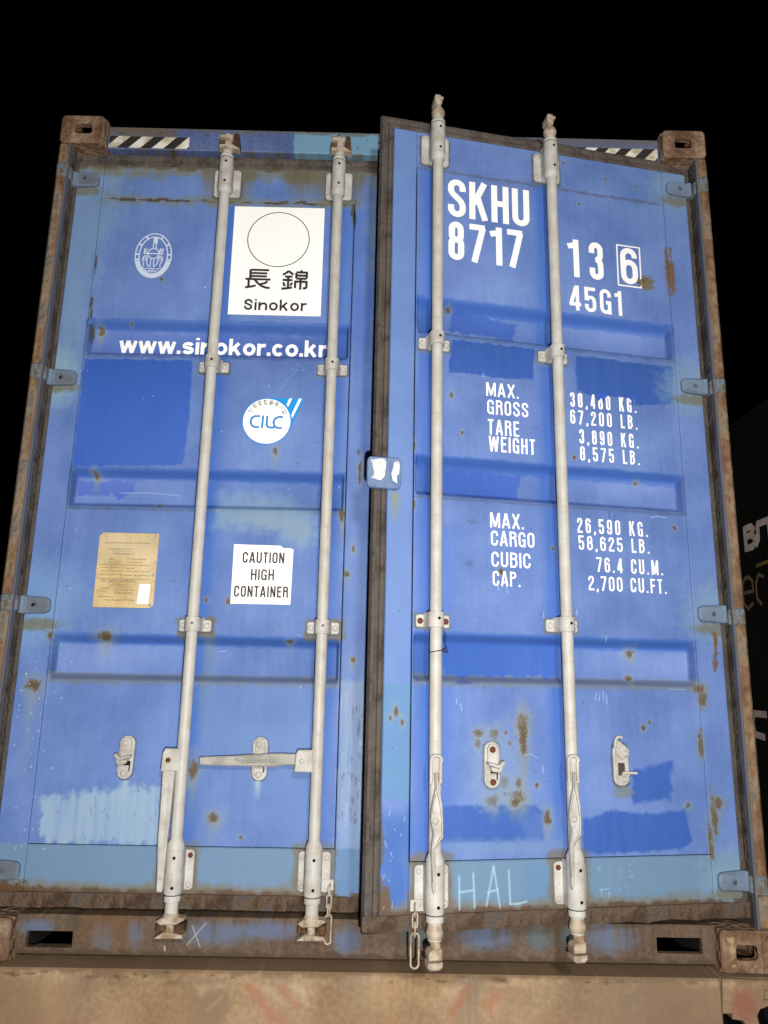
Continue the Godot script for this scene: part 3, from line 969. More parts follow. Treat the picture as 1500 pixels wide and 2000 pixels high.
	# stains and rust
	c.rectangle(0.12, 2.578, 1.05, 2.59, Color(0.36, 0.40, 0.48), 0.55, 0.03, 0.006, 0.006)
	for k in 9:
		var q := v(1.067, 2.291) + v(rng.randf_range(-0.012, 0.012), rng.randf_range(-0.05, 0.06))
		c.streak(q.x, q.y + 0.06, rng.randf_range(0.07, 0.14), 0.005, Color(0.45, 0.35, 0.25), 1.0)
	c.blot(v(1.067, 2.287), 0.017, 0.07, Color(0.47, 0.37, 0.27), 0.85, 0.9, 0.4)
	c.blot(v(0.967, 2.248), 0.030, 0.028, Color(0.45, 0.42, 0.36), 0.95, 0.7, 0.3)
	for s in [[v(0.455, 0.702), 0.017, 0.024], [v(0.457, 0.657), 0.012, 0.05], [v(0.316, 0.668), 0.014, 0.01], [v(0.366, 0.668), 0.014, 0.014], [v(0.313, 0.638), 0.009, 0.012], [v(0.402, 0.671), 0.005, 0.006], [v(0.414, 0.640), 0.005, 0.007], [v(0.394, 0.528), 0.012, 0.016], [v(0.438, 0.525), 0.01, 0.014], [v(0.434, 0.489), 0.022, 0.018], [v(0.357, 0.479), 0.018, 0.014], [v(0.498, 0.520), 0.005, 0.006], [v(0.529, 0.428), 0.01, 0.018], [v(0.426, 0.474), 0.014, 0.012], [v(0.842, 0.920), 0.013, 0.013], [v(0.833, 0.839), 0.01, 0.008], [v(0.858, 0.689), 0.006, 0.008], [v(0.880, 0.706), 0.004, 0.005], [v(0.900, 1.494), 0.007, 0.009], [v(0.660, 1.560), 0.006, 0.006], [v(1.013, 1.341), 0.006, 0.007], [v(0.996, 0.459), 0.008, 0.008], [v(0.232, 1.741), 0.006, 0.009], [v(0.269, 1.612), 0.004, 0.008], [v(0.395, 1.161), 0.008, 0.01], [v(0.573, 1.246), 0.005, 0.006], [v(0.044, 1.422), 0.004, 0.02], [v(0.061, 0.730), 0.006, 0.012], [v(0.044, 0.709), 0.004, 0.008], [v(0.080, 0.698), 0.005, 0.01], [v(0.229, 2.061), 0.009, 0.008], [v(0.109, 1.555), 0.003, 0.014], [v(0.111, 1.360), 0.003, 0.014], [v(0.661, 2.697), 0.005, 0.005], [v(0.827, 2.656), 0.004, 0.006], [v(0.719, 2.534), 0.004, 0.004], [v(0.953, 2.644), 0.004, 0.004]]:
		c.rust(s[0], s[1], s[2], s[2] * 5.0 if s[1] > 0.009 else 0.0)
	c.patch([v(1.129, 0.997), v(1.141, 0.991), v(1.135, 0.887), v(1.123, 0.870), v(1.125, 0.952)], Color(0.46, 0.34, 0.24), 0.9, 0.006, 0.014)
	for s in [[v(1.071, 0.788), 0.012, 0.03], [v(1.062, 0.812), 0.016, 0.012], [v(1.053, 0.638), 0.008, 0.035], [v(1.082, 0.431), 0.01, 0.05], [v(1.102, 0.461), 0.012, 0.02], [v(1.063, 0.357), 0.006, 0.05], [v(1.064, 0.325), 0.006, 0.02]]:
		c.blot(s[0], s[1] * 1.9, s[2] * 1.4, Color(0.50, 0.55, 0.58), 0.7, 0.7, 0.6)
		c.blot(s[0], s[1], s[2], Color(0.42, 0.36, 0.28), 0.9, 1.0, 0.4)
	c.streak(v(0.048, 1.397).x, v(0.048, 1.397).y, 0.11, 0.014, Color(0.55, 0.58, 0.50), 0.9)
	outline_dirt_shadow(c, 1.0, [0.170, 0.591])
	c.rectangle(0.02, 0.172, 1.18, 0.184, Color(0.37, 0.30, 0.25), 0.95, 0.03, 0.008, 0.012)
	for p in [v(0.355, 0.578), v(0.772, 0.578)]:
		c.patch(shifted(round_rect(-0.029, -0.070, 0.030, 0.070, 0.027), p), Color(0.30, 0.31, 0.33), 0.85, 0.006, 0.005)  # retainers' dark rims, part dirt, part contact shadow put into the paint
	for p in [v(0.172, 0.25), v(0.592, 0.25)]:
		c.rectangle(p.x - 0.064, p.y - 0.07, p.x + 0.064, p.y + 0.085, Color(0.47, 0.43, 0.37), 0.75, 0.02, 0.02, 0.014)
	for p in [v(0.172, 0.997), v(0.592, 0.997), v(0.172, 1.91), v(0.592, 1.91)]:
		c.rectangle(p.x - 0.057, p.y - 0.026, p.x + 0.057, p.y + 0.020, Color(0.50, 0.54, 0.58), 0.6, 0.012, 0.012, 0.006)
	c.blot(v(0.363, 0.568), 0.07, 0.11, Color(0.50, 0.60, 0.74), 0.6, 0.6, 0.6)
	c.blot(v(0.775, 0.501), 0.03, 0.02, Color(0.48, 0.52, 0.54), 0.8, 0.7, 0.5)
	# chalk: three big letters and smaller marks
	var chalk := Color(0.70, 0.84, 0.93)
	for l in [[v(0.254, 0.274), v(0.255, 0.188)], [v(0.296, 0.281), v(0.300, 0.191)], [v(0.257, 0.232), v(0.297, 0.237)], [v(0.358, 0.298), v(0.335, 0.194)], [v(0.358, 0.298), v(0.376, 0.188)], [v(0.340, 0.230), v(0.371, 0.236)], [v(0.404, 0.285), v(0.407, 0.197)], [v(0.407, 0.197), v(0.431, 0.197), v(0.456, 0.202)]]:
		c.scratch(l, 0.0065, chalk, 0.85, 0.35)
	for l in [[v(0.692, 0.227), v(0.691, 0.210)], [v(0.692, 0.227), v(0.714, 0.229)], [v(0.716, 0.219), v(0.716, 0.205)]]:
		c.scratch(l, 0.004, chalk, 0.7, 0.5)
	for k in 44:
		var q := v(rng.randf_range(0.68, 0.80), rng.randf_range(0.21, 0.30))
		c.scratch([q, q + v(rng.randf_range(-0.006, 0.006), rng.randf_range(-0.008, 0.008))], 0.0025, chalk, 0.45, 0.5)
	for k in 11:
		var q := v(rng.randf_range(0.03, 0.10), rng.randf_range(0.20, 0.50))
		c.scratch([q, q + v(rng.randf_range(-0.004, 0.008), -rng.randf_range(0.003, 0.016))], 0.0025, Color(0.78, 0.87, 0.98), 0.8, 0.4)
	for p in [v(0.383, 1.118), v(0.413, 1.114), v(0.248, 0.766), v(0.260, 0.752), v(0.703, 0.794), v(0.715, 0.790), v(0.726, 0.798), v(0.737, 0.787), v(0.535, 1.039), v(0.648, 1.051), v(0.745, 0.970), v(0.343, 1.830), v(0.517, 0.576)]:
		c.scratch([p, p + v(rng.randf_range(-0.004, 0.004), -rng.randf_range(0.008, 0.03))], 0.003, Color(0.80, 0.88, 0.98), 0.8, 0.3)
	c.scratch([v(0.926, 1.371), v(0.954, 1.376), v(0.984, 1.373)], 0.003, Color(0.85, 0.90, 0.97), 0.8, 0.2)
	c.scratch([v(0.951, 0.810), v(1.014, 0.808)], 0.0025, Color(0.72, 0.78, 0.86), 0.7, 0.3)
	c.scratch([v(0.461, 0.607), v(0.485, 0.608), v(0.502, 0.598)], 0.003, Color(0.68, 0.72, 0.78), 0.7, 0.3)
	c.scratch([v(0.981, 1.573), v(0.978, 1.518)], 0.003, Color(0.26, 0.36, 0.60), 0.8, 0.2)
	c.scratch([v(0.777, 1.382), v(0.776, 1.320)], 0.003, Color(0.24, 0.33, 0.60), 0.9, 0.2)
	c.scratch([v(0.797, 1.370), v(0.796, 1.352)], 0.003, Color(0.26, 0.36, 0.60), 0.8, 0.2)
	c.blot(v(0.287, 1.181), 0.016, 0.012, Color(0.33, 0.44, 0.68), 0.7, 0.9, 0.5)
	c.blot(v(0.300, 1.317), 0.016, 0.006, Color(0.35, 0.44, 0.62), 0.7, 0.9, 0.5)
	for k in 90:
		var q := v(rng.randf_range(0.03, 1.15), rng.randf_range(0.25, 2.7))
		c.blot(q, rng.randf_range(0.001, 0.0035), rng.randf_range(0.001, 0.005), Color(0.34, 0.41, 0.54), 0.7, 0.8, 0.5)
	for k in 50:
		var q := v(rng.randf_range(0.12, 1.1), rng.randf_range(0.3, 2.6))
		c.scratch([q, q + v(rng.randf_range(-0.02, 0.02), rng.randf_range(-0.03, 0.03))], 0.0016, Color(0.56, 0.68, 0.88), 0.4, 0.5)
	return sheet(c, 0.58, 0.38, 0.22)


# dirt and painted contact shadow along the edges of the bearings and brackets
func outline_dirt_shadow(c: Canvas, sd: float, bars: Array) -> void:
	for b in bars:
		var x: float = sd * b
		for y in [[2.654, 0.057], [0.250, 0.058]]:
			c.patch(shifted(round_rect(-0.055, -y[1] - 0.005, 0.055, y[1] + 0.005, 0.014), v(x, y[0])), Color(0.36, 0.35, 0.33), 0.8, 0.008, 0.006)
		for y in [1.910, 0.996]:
			c.patch(shifted(round_rect(-0.057, -0.024, 0.057, 0.024, 0.008), v(x, y)), Color(0.38, 0.38, 0.37), 0.75, 0.007, 0.005)


func right_door_at() -> Transform3D:
	return Transform3D(Basis(w3(0.98270, -0.00270, -0.18520), w3(0.00119, 0.99997, -0.00826), w3(0.18522, 0.00790, 0.98267)), w3(0.01052, 0.01491, 0.18247))


# ---------------------------------------------------------------- the container
func casting_mesh(called: String, parent: Node, sx: float, sy: float, at: Vector3) -> void:
	# at: the outer corner; sx, sy point from it towards the inside
	var s := Shape.new()
	s.xf = Transform3D(Basis.from_scale(w3(1, 1, 1)), at)
	var x0 := minf(0.0, sx * 0.162)
	var y0 := minf(0.0, sy * 0.118)
	var outer := []
	var inner := []
	var c := v(x0 + 0.081 + sx * 0.006, y0 + 0.059)
	var rr := round_rect(x0, y0, x0 + 0.162, y0 + 0.118, 0.018, 5)
	for p in rr:
		outer.append(p)
		var d: Vector2 = p - c
		var ang := atan2(d.y / 0.059, d.x / 0.081)
		inner.append(c + v(cos(ang) * 0.040, sin(ang) * 0.027))
	s.ring_plate(outer, inner, -0.022, 0.0, 0.005)
	s.xf = Transform3D(Basis(), at)
	# hollow box behind the face
	s.box(w3(x0 + 0.006, y0 + 0.059, -0.100), w3(0.012, 0.118, 0.156))
	s.box(w3(x0 + 0.156, y0 + 0.059, -0.100), w3(0.012, 0.118, 0.156))
	s.box(w3(x0 + 0.081, y0 + 0.059, -0.172), w3(0.138, 0.118, 0.012))
	s.box(w3(x0 + 0.081, 0.0 + sy * 0.112, -0.095), w3(0.138, 0.012, 0.140))
	for k in [-1.0, 1.0]:
		s.box(w3(x0 + 0.081 + k * 0.052, sy * 0.010, -0.095), w3(0.034, 0.018, 0.140))
	obj(called, s, mats.rust, parent)


func build_container() -> void:
	var box := base("shipping_container", self)
	tag(box, "weathered blue shipping container on a trailer, its right-hand door ajar", "shipping container")
	for c in [[-1, 1], [1, 1], [-1, -1], [1, -1]]:
		casting_mesh("corner_casting", box, -c[0], -c[1], w3(c[0] * 1.219, 2.896 if c[1] > 0 else 0.0, 0.0))
	var bm := Shape.new()
	bm.cap([v(1.073, 0.106), v(1.082, 0.098), v(1.094, 0.104), v(1.099, 0.090), v(1.093, 0.078), v(1.100, 0.064), v(1.096, 0.050), v(1.102, 0.040), v(1.098, 0.022), v(1.086, 0.018), v(1.079, 0.026), v(1.083, 0.046), v(1.077, 0.062), v(1.081, 0.080)], 0.0006)
	obj("worn_metal", bm, mats.bare, box)
	# corner posts: a rusty outer flange, then the channel that the door's edge sits in
	for sd in [-1.0, 1.0]:
		var s := Shape.new()
		s.box(w3(sd * 1.200, 1.448, -0.062), w3(0.036, 2.66, 0.120), 0.008)
		obj("corner_post", s, mats.post, box)
		var ch := Shape.new()
		ch.box(w3(sd * 1.1785, 1.448, -0.075), w3(0.006, 2.66, 0.096), 0.001)
		ch.box(w3(sd * 1.145, 1.448, -0.128), w3(0.070, 2.66, 0.012))
		obj("door_channel", ch, mats.rubber, box)
		var lip := Shape.new()
		lip.box(w3(sd * 1.179, 1.448, -0.015), w3(0.008, 2.66, 0.022), 0.002)
		obj("post_lip", lip, mats.channel, box)
		for y in [2.662, 1.862, 1.056, 0.242]:
			var lug := Shape.new()
			lug.box(w3(sd * 1.196, y, -0.022), w3(0.042, 0.062, 0.050), 0.008)
			lug.box(w3(sd * 1.174, y, -0.042), w3(0.012, 0.050, 0.050), 0.004)
			obj("hinge_lug", lug, mats.lug, box)
	# header with its hazard stripes
	var hc := Canvas.new(Rect2(-1.06, 2.770, 2.12, 0.130), 620.0, NF, NC, NS)
	hc.ground(Color(0.36, 0.43, 0.62), 0.05, 0.04, 0.02)
	hc.rectangle(-0.345, 2.76, 0.1, 2.90, Color(0.47, 0.64, 0.75), 0.95, 0.006, 0.01, 0.004)
	hc.rectangle(-1.1, 2.872, 1.1, 2.91, Color(0.42, 0.41, 0.40), 0.8, 0.02, 0.012, 0.008)
	hc.rectangle(-1.1, 2.76, 1.1, 2.785, Color(0.42, 0.37, 0.31), 0.9, 0.02, 0.014, 0.012)
	hc.rectangle(-1.1, 2.845, -0.80, 2.90, Color(0.44, 0.38, 0.32), 0.8, 0.05, 0.02, 0.012)
	hc.rectangle(0.6, 2.845, 1.1, 2.90, Color(0.42, 0.40, 0.40), 0.6, 0.05, 0.02, 0.012)
	for k in 40:
		hc.blot(v(rng.randf_range(-1.05, 0.05), rng.randf_range(2.77, 2.89)), rng.randf_range(0.002, 0.010), rng.randf_range(0.002, 0.006), Color(0.36, 0.29, 0.22), 0.8, 1.2, 0.4)
	var hm := sheet(hc)
	var hd := Shape.new()
	hd.win = hc.rect
	hd.box(w3(0, 2.838, -0.095), w3(2.114, 0.096, 0.100), 0.004)
	hd.box(w3(0, 2.780, -0.115), w3(2.114, 0.030, 0.060), 0.002)
	obj("header", hd, hm, box)
	for sd in [-1.0, 1.0]:
		var dark := Shape.new()
		dark.cap([v(sd * 1.050, 2.793), v(sd * 0.745, 2.793), v(sd * 0.745, 2.843), v(sd * 1.050, 2.843)], -0.0440)
		var pale := Shape.new()
		for k in 5:
			var x: float = (-1.062 if sd < 0 else 0.730) + k * 0.088
			var q := [v(x, 2.793), v(x + 0.044, 2.793), v(x + 0.092, 2.843), v(x + 0.048, 2.843)]
			var lo := -1.050 if sd < 0 else 0.745
			var clip := Geometry2D.intersect_polygons(PackedVector2Array(q), PackedVector2Array([v(lo, 2.79), v(lo + 0.305, 2.79), v(lo + 0.305, 2.85), v(lo, 2.85)]))
			for pg in clip:
				pale.cap(Array(pg), -0.0436)
		obj("hazard_strip", dark, mats.ink, box, pale, mottled([Color(0.74, 0.70, 0.60), Color(0.93, 0.90, 0.84), Color(0.97, 0.95, 0.92)], 16 + int(sd), 3.0, 0.6, 1.2, 0.06, Color(0.45, 0.38, 0.28)))
	# sill with the two fork slots
	var sc := Canvas.new(Rect2(-1.06, 0.0, 2.12, 0.125), 620.0, NF, NC, NS)
	sc.ground(Color(0.40, 0.33, 0.27), 0.06, 0.05, 0.03, 60)
	for q in [[-1.0, 0.084, 0.05, 0.022, 0], [-0.80, 0.06, 0.03, 0.04, 0], [-0.70, 0.075, 0.022, 0.035, 0], [-0.46, 0.075, 0.10, 0.030, 0], [-0.30, 0.085, 0.09, 0.024, 0], [-0.06, 0.06, 0.04, 0.035, 0], [0.16, 0.08, 0.06, 0.03, 1], [0.36, 0.075, 0.075, 0.032, 0], [0.52, 0.075, 0.04, 0.032, 1], [0.74, 0.08, 0.07, 0.04, 0], [0.62, 0.08, 0.03, 0.035, 1]]:
		sc.blot(v(q[0], q[1]), q[2], q[3], Color(0.40, 0.465, 0.60) if q[4] == 0 else Color(0.38, 0.43, 0.47), 0.8, 0.45, 0.9)
	for k in 40:
		var x := rng.randf_range(-1.0, 1.0)
		sc.streak(x, 0.125, rng.randf_range(0.03, 0.11), rng.randf_range(0.004, 0.012), [Color(0.36, 0.26, 0.19), Color(0.46, 0.35, 0.24), Color(0.33, 0.30, 0.27)][k % 3], 0.7)
	sc.rectangle(-0.86, 0.03, -0.70, 0.13, Color(0.50, 0.36, 0.24), 0.45, 0.06, 0.04, 0.02)
	sc.rectangle(-1.1, -0.01, 1.1, 0.022, Color(0.33, 0.27, 0.22), 0.9, 0.02, 0.01, 0.014)
	for l in [[v(-0.543, 0.042), v(-0.490, 0.102)], [v(-0.531, 0.094), v(-0.502, 0.036)]]:
		sc.scratch(l, 0.0035, Color(0.72, 0.74, 0.74), 0.9, 0.2)
	sc.scratch([v(-0.609, 0.037), v(-0.608, 0.026)], 0.004, Color(0.9, 0.9, 0.9), 0.9, 0.1)
	var sm := sheet(sc, 0.75)
	var sl := Shape.new()
	sl.win = sc.rect
	for b in [[-1.057, -1.028, 0.012, 0.119], [-0.888, 0.880, 0.012, 0.119], [1.018, 1.057, 0.012, 0.119], [-1.028, -0.888, 0.073, 0.119], [0.880, 1.018, 0.083, 0.119], [-1.028, -0.888, 0.012, 0.028], [0.880, 1.018, 0.012, 0.040]]:
		sl.box(w3((b[0] + b[1]) * 0.5, (b[2] + b[3]) * 0.5, -0.055 - (0.003 if b[1] - b[0] < 0.2 and b[2] > 0.05 else 0.0)), w3(b[1] - b[0], b[3] - b[2], 0.020))
	sl.box(w3(0, 0.116, -0.095), w3(2.114, 0.006, 0.060))
	obj("sill", sl, sm, box)
	for x in [-0.958, 0.949]:
		var t := Shape.new()
		t.box(w3(x - 0.085, 0.05, -0.4), w3(0.006, 0.10, 0.66))
		t.box(w3(x + 0.085, 0.05, -0.4), w3(0.006, 0.10, 0.66))
		t.box(w3(x, 0.100, -0.4), w3(0.176, 0.006, 0.66))
		t.box(w3(x, 0.05, -0.73), w3(0.176, 0.10, 0.006))
		obj("fork_pocket", t, mats.inside, box)
	# the long box behind
	var roof := Shape.new()
	roof.box(w3(0, 2.872, -6.15), w3(2.42, 0.010, 12.05))
	obj("roof", roof, mats.hull, box)
	var fl := Shape.new()
	fl.box(w3(0, 0.075, -6.5), w3(2.40, 0.05, 11.4))
	obj("floor", fl, mats.inside, box)
	for sd in [-1.0, 1.0]:
		var wl := Shape.new()
		wl.flat()
		var z := -0.16
		for k in 43:
			var xa: float = sd * 1.212
			var xb: float = sd * 1.176
			var st := [[xa, 0.0], [xa, 0.072], [xb, 0.140], [xb, 0.212], [xa, 0.280]]
			for i in 4:
				var z0: float = z - st[i][1]
				var z1: float = z - st[i + 1][1]
				wl.face([w3(st[i][0], 0.1, z0), w3(st[i + 1][0], 0.1, z1), w3(st[i + 1][0], 2.80, z1), w3(st[i][0], 2.80, z0)], w3(sd, 0, 0))
			z -= 0.280
		obj("side_wall", wl, mats.hull, box)
		var rl := Shape.new()
		rl.box(w3(sd * 1.195, 2.835, -6.15), w3(0.045, 0.070, 11.95))
		rl.box(w3(sd * 1.195, 0.075, -6.15), w3(0.045, 0.130, 11.95))
		obj("side_rail", rl, mats.hull, box)
	var fw := Shape.new()
	fw.box(w3(0, 1.45, -12.19), w3(2.40, 2.86, 0.02))
	obj("front_wall", fw, mats.hull, box)
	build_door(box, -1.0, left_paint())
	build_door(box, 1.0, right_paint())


# one door leaf, in its own axes: x from the container's middle, z out of the leaf's face
func build_door(box: Node3D, sd: float, paint: Material) -> void:
	var left := sd < 0.0
	var d := base("door", box)
	d.transform = Transform3D(Basis(), w3(0, 0, -0.06)) if left else right_door_at()
	tag(d, "closed door leaf with the white poster" if left else "door leaf standing ajar, with the painted container number")
	var win := Rect2(-1.162 if left else 0.020, 0.176, 1.142, 2.556)
	var X := func(x: float) -> float: return sd * x
	# frame: two stiles and two rails round the ribbed panel, with an open seam between
	for k in 2:
		var s := Shape.new()
		s.win = win
		var xa: float = [0.022, 1.063][k]
		var xb: float = [0.1055, 1.160][k]
		s.box(w3(X.call((xa + xb) * 0.5), 1.453, -0.025), w3(xb - xa, 2.554, 0.05), 0.003)
		obj("stile", s, paint, d)
	for k in 2:
		var s := Shape.new()
		s.win = win
		var ya: float = [0.176, 2.586][k]
		var yb: float = [0.3135, 2.730][k]
		s.box(w3(X.call(0.584), (ya + yb) * 0.5, -0.0256), w3(0.957, yb - ya, 0.05), 0.003)
		obj("rail", s, paint, d)
	var pn := Shape.new()
	pn.win = win
	pn.soft()
	var ribs := [[0.812, 0.963], [1.390, 1.532], [1.951, 2.090]]
	var ys := [0.3165]
	var zs := [0.0]
	for r in ribs:
		for k in 7:
			var t := k / 6.0
			ys.append(r[0] + t * 0.026); zs.append(smoothstep(0.0, 1.0, t))
		for k in 7:
			var t := k / 6.0
			ys.append(r[1] - 0.032 + t * 0.032); zs.append(1.0 - smoothstep(0.0, 1.0, t))
	ys.append(2.5835); zs.append(0.0)
	var xs := [0.1085, 0.112]
	var xz := [0.0, 0.0]
	for k in 5:
		xs.append(0.112 + 0.012 * (k + 1) / 5.0); xz.append(smoothstep(0.0, 1.0, (k + 1) / 5.0))
	for k in 5:
		xs.append(1.046 + 0.012 * k / 5.0); xz.append(1.0 - smoothstep(0.0, 1.0, k / 5.0))
	xs.append(1.058); xz.append(0.0)
	xs.append(1.060); xz.append(0.0)
	for j in ys.size() - 1:
		for i in xs.size() - 1:
			var p := []
			for q in [[i, j], [i + 1, j], [i + 1, j + 1], [i, j + 1]]:
				p.append(w3(X.call(xs[q[0]]), ys[q[1]], -0.0015 - 0.034 * xz[q[0]] * zs[q[1]]))
			pn.face(p, w3(0, 0, 1))
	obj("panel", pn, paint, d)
	var bk := Shape.new()
	bk.box(w3(X.call(0.591), 1.453, -0.046), w3(1.130, 2.54, 0.008))
	obj("backing", bk, mats.black, d)
	# rubber gasket round the leaf: a ridged lip
	var gk := Shape.new()
	gk.soft()
	var prof := [v(0.000, -0.008), v(0.010, -0.003), v(0.020, -0.005), v(0.024, -0.012), v(0.030, -0.011), v(0.040, -0.008), v(0.050, -0.011), v(0.058, -0.026)]
	var xin := 1.1605
	var xo := 0.0215
	var lips := []
	for p in prof:
		# corners of the ring at this distance from the leaf: hinge side bottom, hinge side top, free side top, free side bottom
		var w: float = p.x
		var hx: float = xin + w * 0.42
		var fx: float = xo - w * 0.78
		if left:
			fx = xo - w * 0.12
		var flatter := -0.006 - w * 0.08 if w < 0.055 else -0.026
		lips.append([w3(X.call(hx), 0.1755 - w * 0.72, flatter), w3(X.call(hx), 2.7305 + w, flatter), w3(X.call(fx), 2.7305 + w, p.y), w3(X.call(fx), 0.1755 - w * 0.72, p.y)])
	for k in prof.size() - 1:
		for e in 3:
			var f := (e + 1) % 4
			gk.soft()
			gk.face([lips[k][e], lips[k][f], lips[k + 1][f], lips[k + 1][e]], w3(0, 0, 1) if k < prof.size() - 2 else (lips[k + 1][e] + lips[k + 1][f] - lips[k][e] - lips[k][f]) + w3(0, 0, 0.02))
	# along the bottom the seal is caked with rusty dirt, its lower edge ragged
	var cr := []
	var ca := 0.012 if left else -0.024
	cr.append(v(X.call(ca), 0.1752))
	cr.append(v(X.call(1.186), 0.1752))
	for k in 60:
		var t := k / 59.0
		cr.append(v(X.call(lerpf(1.186, ca, t)), 0.1335 + (NC[(k * 11) & 511] - 128) * (0.00002 if left else 0.00004) + rng.randf_range(-0.001, 0.001)))
	var crust := Shape.new()
	crust.prism(cr, -0.030, -0.007, 0.0)
	obj("bottom_seal", crust, mats.dirt, d)
	var gb := Shape.new()
	var gx := 0.017 if left else -0.021
	gb.box(w3(X.call((gx + 0.026) * 0.5), 1.453, -0.038), w3(0.026 - gx, 2.656, 0.024))
	gb.box(w3(X.call(1.170), 1.453, -0.038), w3(0.028, 2.656, 0.024))
	gb.box(w3(X.call(0.591), 2.754, -0.0385), w3(1.130, 0.050, 0.024))
	gb.box(w3(X.call(0.591), 0.155, -0.0385), w3(1.130, 0.030, 0.024))
	obj("gasket", gk, mats.rubber, d, gb, mats.rubber_dark)
	# locking bars
	var bars := [0.590, 0.168] if left else [0.170, 0.591]
	for b in bars:
		var x: float = X.call(b)
		var s := Shape.new()
		s.lathe([v(0.0185, 0.33), v(0.0185, 2.61)], w3(x, 0, 0.045), 24)
		s.lathe([v(0.0190, 2.725), v(0.0190, 2.765)], w3(x, 0, 0.045), 24)
		s.lathe([v(0.0200, 0.125), v(0.0200, 0.20)], w3(x, 0, 0.045), 24)
		s.lathe([v(0.0185, 2.585), v(0.0240, 2.592), v(0.0250, 2.602)], w3(x, 0, 0.045), 24, true)
		s.lathe([v(0.0265, 0.318), v(0.0260, 0.330), v(0.0185, 0.348)], w3(x, 0, 0.045), 24)
		obj("locking_bar", s, mats.white, d)
		build_cams(d, x, left)
		build_bearing(d, x, 2.654, 0.057, 2.602, 2.728, 0.0255)
		build_bearing(d, x, 0.250, 0.058, 0.190, 0.318, 0.0270)
		for y in [1.910, 0.996]:
			build_bracket(d, x, y, not left and b < 0.3 and y < 1.2)
	build_hinges(d, sd)
	if left:
		build_left_fittings(d)
	else:
		build_right_fittings(d)


func build_bearing(d: Node3D, x: float, y: float, hy: float, s0: float, s1: float, r: float) -> void:
	var s := Shape.new()
	s.prism(round_rect(x - 0.050, y - hy, x + 0.050, y + hy, 0.012), 0.0, 0.009, 0.002)
	s.box(w3(x, (s0 + s1) * 0.5, 0.024), w3(r * 2 - 0.004, s1 - s0 - 0.004, 0.040), 0.002)
	s.lathe([v(0.016, s0), v(r - 0.002, s0), v(r, s0 + 0.003), v(r, s1 - 0.003), v(r - 0.002, s1), v(0.016, s1)], w3(x, 0, 0.045), 28)
	var h := Shape.new()
	for yy in [s0 + 0.022, s1 - 0.022]:
		h.stud(w3(x + 0.003, yy, 0.045 + r - 0.0015), 0.0048, 0.0022, 12)
	var gr := s1 if s1 > 1.0 else s0 - 0.0015  # black rings draw the gap shadow at both sleeve ends
	h.lathe([v(0.018, gr), v(r - 0.001, gr), v(r - 0.001, gr + 0.0018), v(0.018, gr + 0.0018)], w3(x, 0, 0.045), 24)
	var gs := s0 - 0.0008 if s1 > 1.0 else s1
	h.lathe([v(0.018, gs), v(r - 0.0008, gs), v(r - 0.0008, gs + 0.0010), v(0.018, gs + 0.0010)], w3(x, 0, 0.045), 24)
	obj("bar_bearing", s, mats.cast_white, d, h, mats.black)
	for kx in [-0.038, 0.038]:
		for ky in [-hy + 0.016, hy - 0.016]:
			bolt(d, w3(x + kx, y + ky, 0.009), rng.randf() < 0.12)
	# the ring that holds the sleeve
	var g := Shape.new()
	var yb := s1 + 0.001 if s1 > 1.0 else s0 - 0.019
	g.lathe([v(0.018, yb), v(0.0245, yb), v(0.0250, yb + 0.004), v(0.0250, yb + 0.012), v(0.0225, yb + 0.017), v(0.018, yb + 0.017)], w3(x, 0, 0.045), 26)
	obj("collar", g, mats.white, d)


func bolt(d: Node3D, at: Vector3, rusty := false, r := 0.0085) -> void:
	var key := "bolt%s%d" % [rusty, int(r * 10000)]
	if not mats.has(key):
		var s := Shape.new()
		s.stud(Vector3(), r, 0.006, 6 if rusty else 14, true)
		var b := obj("bolt", s, mats.bolt_rust if rusty else mats.cast_white, d)
		b.position = at
		mats[key] = b
		return
	again("bolt", mats[key], at, d, rng.randf())


